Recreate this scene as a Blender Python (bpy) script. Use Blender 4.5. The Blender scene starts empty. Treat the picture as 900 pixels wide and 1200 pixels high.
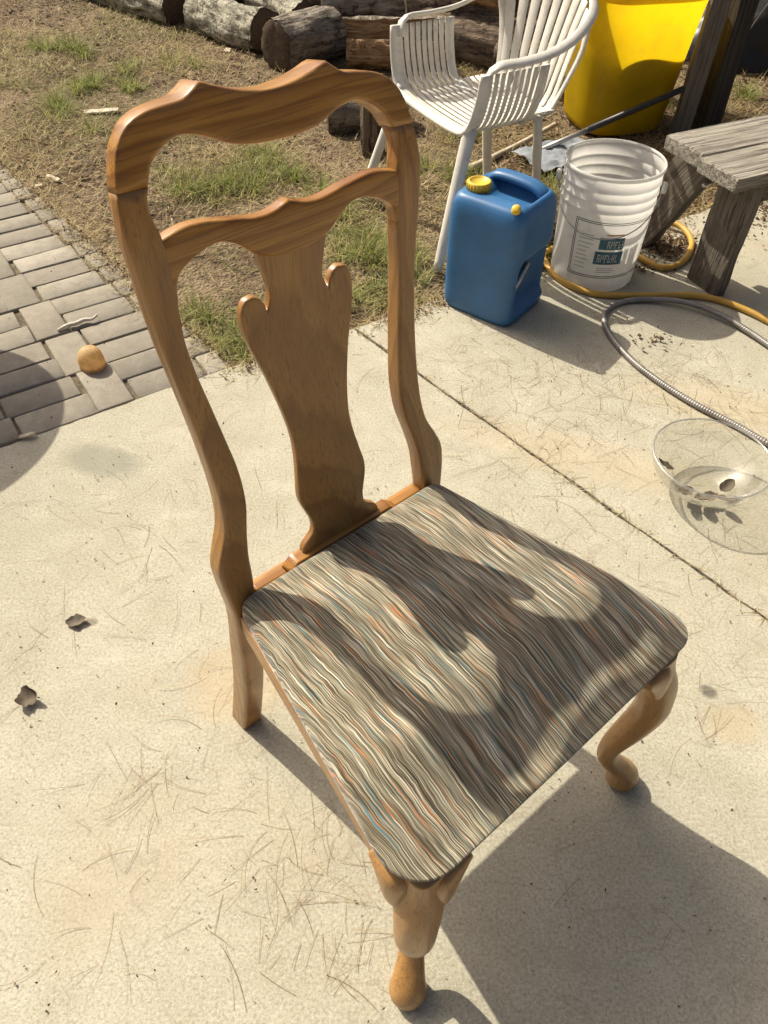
import bpy, bmesh, math, random
import numpy as np
from mathutils import Vector, Matrix
from mathutils.geometry import delaunay_2d_cdt
R = math.radians
random.seed(7); rng = np.random.default_rng(11)
S = bpy.context.scene
COL = S.collection

# ------------------------------------------------------------------ camera, sky, sun, exposure
cam = bpy.data.cameras.new('camera'); cam_o = bpy.data.objects.new('camera', cam); COL.objects.link(cam_o)
pitch, roll, cam_h = 0.8211, 0.0146, 1.3168
fw = Vector((0, math.cos(pitch), -math.sin(pitch))); up = Vector((0, math.sin(pitch), math.cos(pitch))); rt = Vector((1, 0, 0))
r2 = rt*math.cos(roll) + up*math.sin(roll); u2 = -rt*math.sin(roll) + up*math.cos(roll)
m = Matrix((r2, u2, -fw)).transposed().to_4x4(); m.translation = (0, 0, cam_h)
cam_o.matrix_world = m
cam.sensor_fit = 'VERTICAL'; cam.sensor_height = 36; cam.sensor_width = 27; cam.lens = 902.14/1200*36
cam.clip_start = 0.02; cam.clip_end = 500
S.camera = cam_o
SUN_DIR = Vector((-0.523, 0.468, 0.715)).normalized()          # towards the sun
elev = math.asin(SUN_DIR.z)
W = bpy.data.worlds.new('World'); S.world = W; W.use_nodes = True
wn = W.node_tree.nodes; sky = wn.new('ShaderNodeTexSky'); sky.sky_type = 'NISHITA'; sky.sun_disc = False
sky.sun_elevation = elev; sky.sun_rotation = math.atan2(SUN_DIR.x, SUN_DIR.y)
sky.air_density = .7; sky.dust_density = 9.0; sky.ozone_density = .2
W.node_tree.links.new(sky.outputs[0], wn['Background'].inputs[0]); wn['Background'].inputs[1].default_value = 0.105
sl = bpy.data.lights.new('sun', 'SUN'); sl.energy = 5.0; sl.angle = R(0.5); sl.color = (1.0, 0.93, 0.79)
so = bpy.data.objects.new('sun', sl); COL.objects.link(so); so.rotation_euler = SUN_DIR.to_track_quat('Z', 'Y').to_euler(); so.location = (0, 0, 6)
S.view_settings.view_transform = 'Standard'; S.view_settings.look = 'None'; S.view_settings.exposure = 0.2; S.view_settings.gamma = 1

# ------------------------------------------------------------------ helpers
def tag(o, label=None, cat=None, group=None, kind=None):
    for k, v in (('label', label), ('category', cat), ('group', group), ('kind', kind)):
        if v: o[k] = v
    return o
def empty(name, loc, rz, label, cat, group=None):
    o = bpy.data.objects.new(name, None); COL.objects.link(o); o.location = loc; o.rotation_euler = (0, 0, rz); o.empty_display_size = .1
    return tag(o, label, cat, group)
def link(name, me, mat, parent=None, smooth=True):
    if mat and not me.materials: me.materials.append(mat)
    if smooth: me.polygons.foreach_set('use_smooth', [True]*len(me.polygons))
    o = bpy.data.objects.new(name, me); COL.objects.link(o)
    if parent: o.parent = parent
    return o
def mesh(name, v, f):
    me = bpy.data.meshes.new(name); me.from_pydata([tuple(p) for p in v], [], [tuple(int(i) for i in q) for q in f]); me.update(); return me
def mesh_np(name, v, f):
    """fast mesh from (N,3) vertices and (M,k) faces"""
    me = bpy.data.meshes.new(name); v = np.asarray(v, np.float32); f = np.asarray(f, np.int32); k = f.shape[1]
    me.vertices.add(len(v)); me.vertices.foreach_set('co', v.ravel())
    me.loops.add(f.size); me.loops.foreach_set('vertex_index', f.ravel())
    me.polygons.add(len(f)); me.polygons.foreach_set('loop_start', np.arange(0, f.size, k, dtype=np.int32))
    me.update(calc_edges=True); return me
def bm_mesh(name, bm):
    bmesh.ops.recalc_face_normals(bm, faces=bm.faces[:]); me = bpy.data.meshes.new(name); bm.to_mesh(me); bm.free(); return me
class MB:
    def __init__(s): s.v = []; s.f = []
    def add(s, v, f):
        n = len(s.v); s.v += [tuple(p) for p in v]; s.f += [tuple(i+n for i in q) for q in f]
    def mesh(s, name): return mesh(name, s.v, s.f)
def h01(a): return np.modf(np.abs(np.sin(a)*43758.5453))[0]
def vnoise(x, y, z=0.0, seed=0.0):
    """value noise -1..1 on numpy arrays"""
    x = np.asarray(x, float)+seed*13.7; y = np.asarray(y, float)+seed*7.3; z = np.asarray(z, float)+0*x+seed*3.1
    xi, yi, zi = np.floor(x), np.floor(y), np.floor(z); fx, fy, fz = x-xi, y-yi, z-zi
    fx, fy, fz = (t*t*(3-2*t) for t in (fx, fy, fz)); r = 0
    for a in (0, 1):
        for b in (0, 1):
            for c in (0, 1):
                r = r + h01((xi+a)*12.9898+(yi+b)*78.233+(zi+c)*37.719)*(fx if a else 1-fx)*(fy if b else 1-fy)*(fz if c else 1-fz)
    return r*2-1
def fbm(x, y, z=0.0, o=4, seed=0.0):
    x = np.asarray(x, float); y = np.asarray(y, float); r = 0; a = .5
    for k in range(o): r = r + a*vnoise(x, y, z, seed+k); x, y, z, a = x*2.03, y*2.03, np.asarray(z)*2.03, a*.5
    return r
def catmull(pts, step=.006, closed=False):
    P = [Vector(p) for p in pts]; n = len(P); out = []
    for i in range(n if closed else n-1):
        a = P[(i-1) % n] if (closed or i > 0) else P[0]*2-P[1]
        b, c = P[i], P[(i+1) % n]
        d = P[(i+2) % n] if (closed or i+2 < n) else P[-1]*2-P[-2]
        k = max(1, int((c-b).length/step))
        for j in range(k):
            t = j/k
            out.append(.5*((2*b)+(c-a)*t+(2*a-5*b+4*c-d)*t*t+(3*b-a-3*c+d)*t**3))
    if not closed: out.append(P[-1].copy())
    return out
def frames(path):
    """parallel transported normal/binormal along a path"""
    n = len(path); T = []
    for i in range(n):
        t = path[min(i+1, n-1)]-path[max(i-1, 0)]; T.append(t.normalized() if t.length > 1e-9 else Vector((0, 0, 1)))
    a = Vector((0, 0, 1)) if abs(T[0].z) < .9 else Vector((1, 0, 0)); N = [(a-T[0]*a.dot(T[0])).normalized()]
    for i in range(1, n):
        q = N[-1]-T[i]*N[-1].dot(T[i]); N.append(q.normalized() if q.length > 1e-6 else N[-1])
    return T, N, [t.cross(q) for t, q in zip(T, N)]
def tube(path, r, seg=10, closed=False, caps=True, mb=None):
    """round tube, r a number or one value per point"""
    path = [Vector(p) for p in path]; n = len(path); rr = [r]*n if isinstance(r, (int, float)) else list(r)
    T, N, B = frames(path); v = []; f = []
    for i in range(n):
        for k in range(seg):
            a = 2*math.pi*k/seg; v.append(path[i]+(N[i]*math.cos(a)+B[i]*math.sin(a))*rr[i])
    for i in range(n-1 if not closed else n):
        j = (i+1) % n
        for k in range(seg): f.append((i*seg+k, i*seg+(k+1) % seg, j*seg+(k+1) % seg, j*seg+k))
    if caps and not closed: f += [tuple(range(seg))[::-1], tuple((n-1)*seg+k for k in range(seg))]
    mb = mb or MB(); mb.add(v, f); return mb
def ribbon(path, wdir, w, t, mb=None, ndir=None):
    """flat bar: width along wdir (vector or list), thickness t along the normal; w number or list"""
    path = [Vector(p) for p in path]; n = len(path); v = []; f = []
    ww = [w]*n if isinstance(w, (int, float)) else w
    for i in range(n):
        T = (path[min(i+1, n-1)]-path[max(i-1, 0)]).normalized()
        d = Vector(wdir[i] if isinstance(wdir, list) else wdir); d = (d-T*d.dot(T)).normalized(); q = T.cross(d)
        a = ww[i]/2; c = min(t*.35, a*.5)
        for (s, u) in ((-a, -t/2+c), (-a+c, -t/2), (a-c, -t/2), (a, -t/2+c), (a, t/2-c), (a-c, t/2), (-a+c, t/2), (-a, t/2-c)): v.append(path[i]+d*s+q*u)
    for i in range(n-1):
        for k in range(8): f.append((i*8+k, i*8+(k+1) % 8, (i+1)*8+(k+1) % 8, (i+1)*8+k))
    f += [tuple(range(8))[::-1], tuple((n-1)*8+k for k in range(8))]
    mb = mb or MB(); mb.add(v, f); return mb
def lathe(prof, seg=48, mb=None, center=(0, 0), caps=False):
    v = []; f = []; n = len(prof)
    for (r, z) in prof:
        for k in range(seg):
            a = 2*math.pi*k/seg; v.append((center[0]+r*math.cos(a), center[1]+r*math.sin(a), z))
    for i in range(n-1):
        for k in range(seg): f.append((i*seg+k, i*seg+(k+1) % seg, (i+1)*seg+(k+1) % seg, (i+1)*seg+k))
    if caps: f += [tuple(range(seg))[::-1], tuple((n-1)*seg+k for k in range(seg))]
    mb = mb or MB(); mb.add(v, f); return mb
def rbox(name, size, bev=.004, seg=2, jitter=0, seed=0, cuts=0):
    """bevelled box centred in x,y, base at z=0"""
    bm = bmesh.new(); bmesh.ops.create_cube(bm, size=1)
    for v in bm.verts: v.co = Vector((v.co.x*size[0], v.co.y*size[1], (v.co.z+.5)*size[2]))
    if cuts:
        ax = max(range(3), key=lambda i: size[i])
        for i in range(1, cuts):
            p = [0, 0, 0]; p[ax] = size[ax]*(i/cuts-(.5 if ax < 2 else 0)); nn = [0, 0, 0]; nn[ax] = 1
            bmesh.ops.bisect_plane(bm, geom=bm.verts[:]+bm.edges[:]+bm.faces[:], plane_co=p, plane_no=nn)
    es = [e for e in bm.edges if len(e.link_faces) == 2 and e.calc_face_angle(0) > .5]
    bmesh.ops.bevel(bm, geom=es, offset=bev, segments=seg, affect='EDGES', profile=.5)
    if jitter:
        rr = random.Random(seed)
        for v in bm.verts: v.co += Vector((rr.uniform(-1, 1), rr.uniform(-1, 1), rr.uniform(-.5, .5)))*jitter
    return bm_mesh(name, bm)

# ------------------------------------------------------------------ materials
class NT:
    def __init__(s, name):
        s.m = bpy.data.materials.new(name); s.m.use_nodes = True; s.t = s.m.node_tree; s.n = s.t.nodes
        s.b = s.n['Principled BSDF']; s.out = s.n['Material Output']
        s.tc = s.n.new('ShaderNodeTexCoord'); s.obj = s.tc.outputs['Object']
    def L(s, a, b): s.t.links.new(a, b)
    def val(s, sock, x):
        if hasattr(x, 'is_output'): s.L(x, sock)
        else: sock.default_value = x
    def mapping(s, vec, scale=(1, 1, 1), rot=(0, 0, 0), loc=(0, 0, 0)):
        q = s.n.new('ShaderNodeMapping'); s.L(vec, q.inputs[0]); q.inputs['Scale'].default_value = scale; q.inputs['Rotation'].default_value = rot; q.inputs['Location'].default_value = loc
        return q.outputs[0]
    def noise(s, vec, scale, detail=4, rough=.55, dist=0, col=False):
        q = s.n.new('ShaderNodeTexNoise'); s.L(vec, q.inputs['Vector']); q.inputs['Scale'].default_value = scale; q.inputs['Detail'].default_value = detail
        q.inputs['Roughness'].default_value = rough; q.inputs['Distortion'].default_value = dist; return q.outputs[1 if col else 0]
    def voronoi(s, vec, scale, feature='F1', out=0):
        q = s.n.new('ShaderNodeTexVoronoi'); q.feature = feature; s.L(vec, q.inputs['Vector']); q.inputs['Scale'].default_value = scale; return q.outputs[out]
    def ramp(s, fac, stops, interp='LINEAR'):
        q = s.n.new('ShaderNodeValToRGB'); q.color_ramp.interpolation = interp; e = q.color_ramp.elements
        while len(e) < len(stops): e.new(.5)
        for el, (p, c) in zip(e, stops): el.position = p; el.color = (c, c, c, 1) if isinstance(c, (int, float)) else (*c, 1)
        s.L(fac, q.inputs[0]); return q.outputs[0]
    def mix(s, fac, a, b, mode='MIX'):
        q = s.n.new('ShaderNodeMix'); q.data_type = 'RGBA'; q.blend_type = mode
        for sock, x in ((q.inputs[0], fac), (q.inputs[6], a), (q.inputs[7], b)):
            if hasattr(x, 'is_output'): s.L(x, sock)
            else: sock.default_value = x if isinstance(x, (int, float)) else (*x, 1)
        return q.outputs[2]
    def math(s, op, a, b=0.0):
        q = s.n.new('ShaderNodeMath'); q.operation = op; s.val(q.inputs[0], a); s.val(q.inputs[1], b); return q.outputs[0]
    def vmath(s, op, a, b):
        q = s.n.new('ShaderNodeVectorMath'); q.operation = op; s.val(q.inputs[0], a); s.val(q.inputs[1], b); return q.outputs[0]
    def sep(s, vec):
        q = s.n.new('ShaderNodeSeparateXYZ'); s.L(vec, q.inputs[0]); return q.outputs
    def bump(s, h, strength=.3, dist=.002):
        q = s.n.new('ShaderNodeBump'); q.inputs['Strength'].default_value = strength; q.inputs['Distance'].default_value = dist; s.L(h, q.inputs['Height']); s.L(q.outputs[0], s.b.inputs['Normal'])
    def fin(s, color, rough=.6, spec=.5, metal=0, coat=0):
        s.val(s.b.inputs['Base Color'], color if hasattr(color, 'is_output') else (*color, 1)); s.val(s.b.inputs['Roughness'], rough)
        s.b.inputs['Specular IOR Level'].default_value = spec; s.b.inputs['Metallic'].default_value = metal
        if coat: s.b.inputs['Coat Weight'].default_value = coat; s.b.inputs['Coat Roughness'].default_value = .15
        return s.m
    def objrand(s):
        q = s.n.new('ShaderNodeObjectInfo'); return q.outputs['Random']
    def translucent(s, color, fac):
        """thin wall that lets light through"""
        t = s.n.new('ShaderNodeBsdfTranslucent'); s.val(t.inputs[0], color if hasattr(color, 'is_output') else (*color, 1))
        mx = s.n.new('ShaderNodeMixShader'); mx.inputs[0].default_value = fac; s.L(s.b.outputs[0], mx.inputs[1]); s.L(t.outputs[0], mx.inputs[2]); s.L(mx.outputs[0], s.out.inputs[0])
        return s.m

def mat_oak(name, axis, off=(0, 0, 0), dark=1.0, rings=1.0, pale=0.0):
    """oak: growth rings cut along the plank, fine pores along the grain"""
    s = NT(name); rot = {'z': (0, 0, 0), 'x': (0, R(90), 0), 'y': (R(90), 0, 0)}[axis]
    p = s.mapping(s.obj, rot=rot, loc=off)
    warp = s.noise(s.mapping(p, scale=(9, 9, 2.2)), 1, 3, .5, col=True)
    pw = s.vmath('ADD', p, s.vmath('MULTIPLY', warp, (.055, .055, 0)))
    x, y, z = s.sep(pw)[:3]
    r = s.math('SQRT', s.math('ADD', s.math('MULTIPLY', x, x), s.math('MULTIPLY', s.math('ADD', y, .05), s.math('ADD', y, .05))))
    ring = s.math('FRACT', s.math('MULTIPLY', r, 62.0))
    ringc = s.ramp(ring, [(0, .05), (.45, .35*rings), (.82, rings), (1, .05)])
    pores = s.noise(s.mapping(p, scale=(420, 420, 9)), 1, 3, .6)
    streak = s.noise(s.mapping(p, scale=(60, 60, 2.5)), 1, 3, .6)
    base = s.mix(ringc, tuple(c*dark for c in (.48, .235, .046)), tuple(c*dark for c in (.25, .095, .012)))
    base = s.mix(s.ramp(streak, [(.35, 0), (.7, .5)]), base, tuple(c*dark for c in (.235, .092, .015)))
    base = s.mix(s.ramp(pores, [(.52, 0), (.66, .7)]), base, tuple(c*dark for c in (.13, .058, .018)))
    big = s.noise(p, 6, 2, .5)
    base = s.mix(s.ramp(big, [(.4, 0), (.75, .35)]), base, (.38, .215, .075))
    if pale: base = s.mix(pale, base, (.30, .205, .115))  # paler mix imitates veiling glare over posts, splat and front legs
    dust = s.noise(s.obj, 30, 4, .7)
    s.bump(pores, .12, .0006)
    return s.fin(base, s.ramp(dust, [(.3, .28), (.7, .45)]), .4, coat=.2)
def mat_fabric():
    s = NT('striped_upholstery'); x, y, z = s.sep(s.obj)[:3]
    w = s.noise(s.mapping(s.obj, scale=(34, 34, 34)), 1, 2, .5)
    w2 = s.noise(s.mapping(s.obj, scale=(7, 5, 5)), 1, 2, .5)
    xx = s.math('ADD', x, s.math('ADD', s.math('MULTIPLY', w, .0055), s.math('MULTIPLY', w2, .022)))
    def strands(freq, yl, off):
        c = s.n.new('ShaderNodeCombineXYZ'); s.val(c.inputs[0], s.math('MULTIPLY', xx, freq)); s.val(c.inputs[1], s.math('MULTIPLY', y, yl)); c.inputs[2].default_value = off
        return s.noise(c.outputs[0], 1, 1.5, .5)
    a = strands(1350, 13, 0.3); b = strands(820, 10, 4.7); c = strands(560, 10, 9.1); d = strands(600, 11, 14.2)
    col = s.ramp(a, [(0, (.030, .025, .015)), (.43, (.052, .043, .026)), (.49, (.125, .102, .063)), (.55, (.255, .215, .137)), (.63, (.47, .42, .29)), (1, (.58, .525, .39))])
    col = s.mix(s.ramp(b, [(.46, 0), (.58, .45)]), col, (.125, .107, .067))
    col = s.mix(s.ramp(c, [(.645, 0), (.68, .85)]), col, (.58, .20, .05))
    col = s.mix(s.ramp(d, [(.635, 0), (.675, .8)]), col, (.07, .20, .23))
    col = s.mix(s.ramp(strands(760, 10, 22.0), [(.60, 0), (.66, .85)]), col, (.70, .65, .50))
    weave = s.noise(s.mapping(s.obj, scale=(900, 500, 900)), 1, 2, .5)
    s.bump(s.math('ADD', a, s.math('MULTIPLY', weave, .4)), .5, .0012)
    s.b.inputs['Sheen Weight'].default_value = .25
    return s.fin(col, .85, .2)
def mat_concrete():
    s = NT('concrete'); o = s.obj
    big = s.noise(o, 1.3, 5, .6); mid = s.noise(o, 9, 5, .65); fine = s.noise(o, 190, 3, .75); grit = s.voronoi(o, 260)
    col = s.mix(s.ramp(big, [(.3, 0), (.7, 1)]), (.39, .366, .278), (.46, .434, .34))
    col = s.mix(s.ramp(mid, [(.42, 0), (.72, .55)]), col, (.32, .295, .21))
    col = s.mix(s.ramp(mid, [(.28, .5), (.42, 0)]), col, (.55, .50, .40))
    col = s.mix(s.ramp(fine, [(.36, .62), (.50, 0)]), col, (.25, .215, .145))
    col = s.mix(s.ramp(fine, [(.54, 0), (.68, .5)]), col, (.60, .565, .46))
    col = s.mix(s.ramp(s.noise(o, 480, 2, .6), [(.56, 0), (.68, .5)]), col, (.22, .185, .13))
    rust = s.noise(s.vmath('ADD', o, (7.3, 2.2, 0)), 2.4, 4, .6)
    col = s.mix(s.ramp(rust, [(.55, 0), (.78, .38)]), col, (.42, .345, .225))
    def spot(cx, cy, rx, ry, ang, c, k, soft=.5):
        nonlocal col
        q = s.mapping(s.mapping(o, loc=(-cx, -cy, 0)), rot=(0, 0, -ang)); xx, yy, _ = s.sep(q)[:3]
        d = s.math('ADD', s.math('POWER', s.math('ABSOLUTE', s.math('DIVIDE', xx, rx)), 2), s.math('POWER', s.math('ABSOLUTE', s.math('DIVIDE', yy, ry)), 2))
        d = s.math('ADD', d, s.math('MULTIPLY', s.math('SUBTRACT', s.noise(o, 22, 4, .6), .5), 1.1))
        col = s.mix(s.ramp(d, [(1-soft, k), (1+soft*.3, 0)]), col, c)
    spot(-.70, 1.385, .125, .062, R(-18), (.21, .215, .165), .6, .7)      # greenish oval patch
    spot(-.27, .78, .13, .10, R(20), (.44, .335, .20), .45, .8)              # tan stain by the rear leg
    spot(.632, .765, .022, .016, R(-30), (.10, .09, .075), .8, .8)
    spot(.66, .70, .07, .05, R(0), (.45, .35, .20), .4, .8)
    spot(.50, 1.42, .45, .10, R(-20), (.46, .37, .235), .35, .9)
    spot(.95, 1.62, .35, .12, R(-20), (.45, .36, .22), .4, .9)
    spot(-.60, .905, .02, .012, R(0), (.16, .14, .10), .7, .7)
    spot(-.35, 1.05, .015, .01, R(0), (.2, .17, .12), .6, .7)
    wear = s.noise(s.mapping(o, scale=(1, 2.2, 1), rot=(0, 0, R(49))), 5.5, 6, .72); col = s.mix(s.ramp(wear, [(.52, 0), (.68, .25)]), col, (.30, .27, .195)); col = s.mix(s.ramp(wear, [(.30, .35), (.44, 0)]), col, (.56, .525, .42))
    pit = s.voronoi(o, 75); col = s.mix(s.math('MULTIPLY', s.ramp(pit, [(.05, .8), (.11, 0)]), s.ramp(mid, [(.45, 0), (.6, 1)])), col, (.16, .13, .09))
    hair = s.math('ABSOLUTE', s.math('SUBTRACT', s.noise(o, 2.1, 4, .55, .6), .5))
    col = s.mix(s.ramp(hair, [(0, .30), (.004, 0)]), col, (.22, .18, .13))
    s.bump(s.math('ADD', s.math('MULTIPLY', fine, 1.0), s.math('MULTIPLY', mid, .8)), .45, .003)
    return s.fin(col, .9, .25)
def mat_paver():
    s = NT('brick_paver'); o = s.obj
    rnd = s.objrand(); n1 = s.noise(s.vmath('ADD', o, s.vmath('MULTIPLY', s.mix(1.0, (0, 0, 0), rnd), (30, 17, 5))), 30, 5, .65); n2 = s.noise(o, 240, 3, .7)
    col = s.ramp(rnd, [(0, (.225, .205, .165)), (.3, (.31, .28, .22)), (.55, (.26, .235, .19)), (.8, (.27, .24, .19)), (1, (.36, .33, .265))])
    col = s.mix(s.ramp(n1, [(.4, 0), (.75, .55)]), col, (.17, .145, .11))
    col = s.mix(s.ramp(n1, [(.25, .4), (.4, 0)]), col, (.36, .33, .27))
    col = s.mix(s.ramp(n2, [(.56, 0), (.68, .5)]), col, (.12, .10, .08))
    s.bump(s.math('ADD', n1, n2), .35, .002); return s.fin(col, .9, .2)
def mat_soil():
    s = NT('dry_soil'); o = s.obj
    a = s.noise(o, 3, 5, .65); b = s.noise(o, 40, 5, .7); c = s.voronoi(o, 90)
    col = s.mix(s.ramp(a, [(.35, 0), (.65, 1)]), (.12, .085, .05), (.25, .19, .115))
    col = s.mix(s.ramp(b, [(.38, .8), (.5, 0)]), col, (.055, .04, .026))
    col = s.mix(s.ramp(b, [(.55, 0), (.68, .7)]), col, (.29, .235, .15))
    s.bump(s.math('ADD', b, c), .8, .012); return s.fin(col, .95, .1)
def mat_blade(name, stops, trans=.35):
    s = NT(name); g = s.n.new('ShaderNodeNewGeometry'); r = g.outputs['Random Per Island']
    col = s.ramp(r, stops); s.fin(col, .7, .25); return s.translucent(col, trans)
def mat_bark(name, light, dark, along=5.0):
    s = NT(name); o = s.obj
    w = s.vmath('ADD', o, s.vmath('MULTIPLY', s.noise(o, 9, 3, .5, col=True), (.03, .03, .05)))
    a = s.noise(s.mapping(w, scale=(38, 38, along)), 1, 6, .7); b = s.noise(o, 10, 5, .65); c = s.noise(s.mapping(w, scale=(16, 16, along*3.2)), 1, 5, .7)
    col = s.mix(s.ramp(a, [(.40, 0), (.58, 1)]), dark, light)
    col = s.mix(s.ramp(b, [(.48, 0), (.66, .7)]), col, tuple(k*.5 for k in light))
    col = s.mix(s.ramp(c, [(.36, .85), (.46, 0)]), col, tuple(k*.5 for k in dark))
    s.bump(s.math('ADD', a, c), 1.0, .02); return s.fin(col, .92, .15)
def mat_cut(name, c1, c2):
    s = NT(name); x, y, z = s.sep(s.vmath('ADD', s.obj, s.vmath('MULTIPLY', s.noise(s.obj, 12, 3, .5, col=True), (.02, .02, .02))))[:3]
    r = s.math('SQRT', s.math('ADD', s.math('MULTIPLY', x, x), s.math('MULTIPLY', y, y)))
    ring = s.math('FRACT', s.math('MULTIPLY', r, 95)); n = s.noise(s.obj, 60, 4, .6)
    col = s.mix(s.ramp(ring, [(0, 0), (.8, 1), (1, 0)]), c1, c2); col = s.mix(s.ramp(n, [(.45, 0), (.7, .6)]), col, tuple(c*.5 for c in c2))
    s.bump(n, .5, .004); return s.fin(col, .9, .15)
def mat_weathered(name, light=(.36, .33, .27), dark=(.13, .112, .09), axis=0):
    s = NT(name); sc = [70, 70, 70]; sc[axis] = 2.2
    p = s.vmath('ADD', s.obj, s.vmath('MULTIPLY', s.mix(1.0, (0, 0, 0), s.objrand()), (3.1, 5.7, 2.3)))
    warp = s.vmath('ADD', p, s.vmath('MULTIPLY', s.noise(p, 5, 3, .5, col=True), (.02, .02, .02)))
    a = s.noise(s.mapping(warp, scale=sc), 1, 5, .7); sc2 = [190, 190, 190]; sc2[axis] = 5; b = s.noise(s.mapping(warp, scale=sc2), 1, 3, .6); c = s.noise(s.obj, 6, 4, .6)
    col = s.mix(s.ramp(a, [(.36, 0), (.58, 1)]), dark, light); col = s.mix(s.ramp(b, [(.34, .85), (.42, 0)]), col, tuple(k*.45 for k in dark))
    col = s.mix(s.ramp(c, [(.5, 0), (.75, .5)]), col, tuple(k*.6 for k in light))
    s.bump(s.math('ADD', a, b), .9, .006); return s.fin(col, .9, .2)
def mat_plain(name, c, rough=.5, spec=.5, metal=0, var=.12, scale=14, bump=0, trans=0, coat=0, dirt=None):
    s = NT(name); n = s.noise(s.obj, scale, 4, .65)
    col = s.mix(s.ramp(n, [(.35, 0), (.7, 1)]), tuple(k*(1-var) for k in c), tuple(min(1, k*(1+var)) for k in c))
    if dirt:
        d = s.noise(s.vmath('ADD', s.obj, (3, 1, 2)), scale*1.7, 6, .7); col = s.mix(s.ramp(d, [(.5, 0), (.72, .55)]), col, dirt)
    if bump: s.bump(s.noise(s.obj, scale*12, 3, .6), bump, .002)
    m_ = s.fin(col, s.ramp(n, [(.3, rough*.85), (.7, min(1, rough*1.15))]), spec, metal, coat)
    if trans: s.translucent(col, trans)
    return m_
M = dict(oak_z=mat_oak('oak_upright', 'z', (.13, .02, .3), .95, 1.0, .22), oak_x=mat_oak('oak_crosswise', 'x', (.21, .05, .12), .92), oak_rail=mat_oak('oak_cathedral', 'x', (.3, .012, .93), .95),
         oak_splat=mat_oak('oak_splat', 'z', (.02, .16, .1), .97, .8, .25), oak_leg=mat_oak('oak_leg', 'z', (.4, .3, .1), 1.0, .3, .3), oak_y=mat_oak('oak_lengthwise', 'y', (.2, .4, .05), 1.05),
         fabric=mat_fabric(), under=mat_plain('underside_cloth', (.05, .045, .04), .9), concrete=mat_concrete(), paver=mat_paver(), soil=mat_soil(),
         sand=mat_plain('joint_sand', (.15, .12, .08), .95, .1, var=.4, scale=60, bump=.6),
         straw=mat_blade('dry_grass_blades', [(0, (.23, .145, .065)), (.3, (.40, .30, .14)), (.6, (.52, .42, .22)), (.85, (.38, .33, .12)), (1, (.68, .58, .38))], .3),
         green=mat_blade('green_grass_blades', [(0, (.13, .18, .035)), (.35, (.21, .26, .06)), (.65, (.32, .33, .10)), (1, (.46, .42, .18))], .45),
         needle=mat_blade('pine_needle', [(0, (.20, .14, .07)), (.5, (.29, .21, .11)), (.8, (.38, .30, .17)), (1, (.46, .38, .23))], .05),
         leaf=mat_blade('dead_leaf', [(0, (.05, .03, .018)), (.4, (.12, .07, .035)), (.75, (.22, .135, .065)), (1, (.34, .24, .13))], .2),
         barkgrey=mat_bark('grey_bark', (.42, .365, .29), (.085, .066, .048)), barkpale=mat_bark('pale_lichen_bark', (.52, .49, .38), (.10, .085, .06), 9),
         barkbrown=mat_bark('brown_bark', (.27, .205, .145), (.055, .04, .029)),
         cutdark=mat_cut('weathered_cut_wood', (.13, .095, .065), (.085, .06, .04)), cutpale=mat_cut('fresh_cut_wood', (.45, .30, .165), (.33, .20, .10)),
         bench=mat_weathered('weathered_grey_plank'), post=mat_weathered('dark_weathered_post', (.075, .062, .05), (.03, .025, .02), 2), legboard=mat_weathered('bench_leg_board', (.20, .172, .135), (.085, .07, .055), 2),
         whiteplastic=mat_plain('off_white_plastic', (.72, .69, .61), .45, .4, var=.06, dirt=(.42, .38, .30), trans=.12),
         bucket=mat_plain('white_bucket_plastic', (.76, .75, .71), .4, .4, var=.04, scale=8, dirt=(.55, .52, .45), trans=.45),
         blue=mat_plain('blue_plastic', (.035, .135, .30), .42, .4, var=.12, scale=10, dirt=(.055, .115, .20), bump=.08),
         yellowcap=mat_plain('yellow_cap_plastic', (.68, .46, .05), .45, .4, dirt=(.35, .22, .05)),
         yellowbin=mat_plain('yellow_bin_plastic', (.80, .55, .008), .42, .4, var=.06, scale=6, dirt=(.60, .40, .02), trans=.6),
         orangehose=mat_plain('orange_hose_rubber', (.56, .33, .06), .5, .4, dirt=(.33, .19, .06), scale=9), steel=mat_plain('grey_hose_metal', (.27, .25, .225), .45, .5, metal=.45, var=.25),
         wire=mat_plain('galvanised_wire', (.35, .34, .32), .4, .5, metal=.8), black=mat_plain('black_print', (.03, .03, .032), .6), grey=mat_plain('grey_print', (.32, .32, .31), .6), teal=mat_plain('teal_print', (.05, .13, .17), .6, scale=60, var=.5),
         orangeprint=mat_plain('orange_print', (.6, .36, .2), .6), paperlabel=mat_plain('worn_paper_label', (.45, .42, .35), .7, scale=50, var=.3, dirt=(.12, .11, .10)),
         pole=mat_plain('black_pole_paint', (.022, .022, .023), .45, scale=30, var=.4), alu=mat_plain('bare_metal', (.55, .54, .51), .35, .5, metal=.8), stick=mat_plain('pale_stick', (.50, .42, .30), .8, scale=20, var=.25),
         tarp=mat_plain('tarp_plastic_shade_black', (.018, .019, .02), .4, .5, var=.3), rag=mat_plain('grey_blue_rag', (.22, .24, .26), .85, var=.3, scale=25),
         peach=mat_plain('peach_plastic', (.80, .60, .32), .5, .4, var=.2, scale=40, trans=.55, dirt=(.62, .40, .18)), chip=mat_plain('pale_wood_chip', (.55, .47, .35), .8, var=.25, scale=90), bone=mat_plain('bleached_bark', (.62, .57, .48), .8, var=.25, scale=60),
         leafthing=mat_plain('curled_brown_leaf', (.11, .085, .055), .8, var=.4, scale=60), tabletop=mat_plain('patio_table_paint', (.08, .09, .085), .5))
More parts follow.
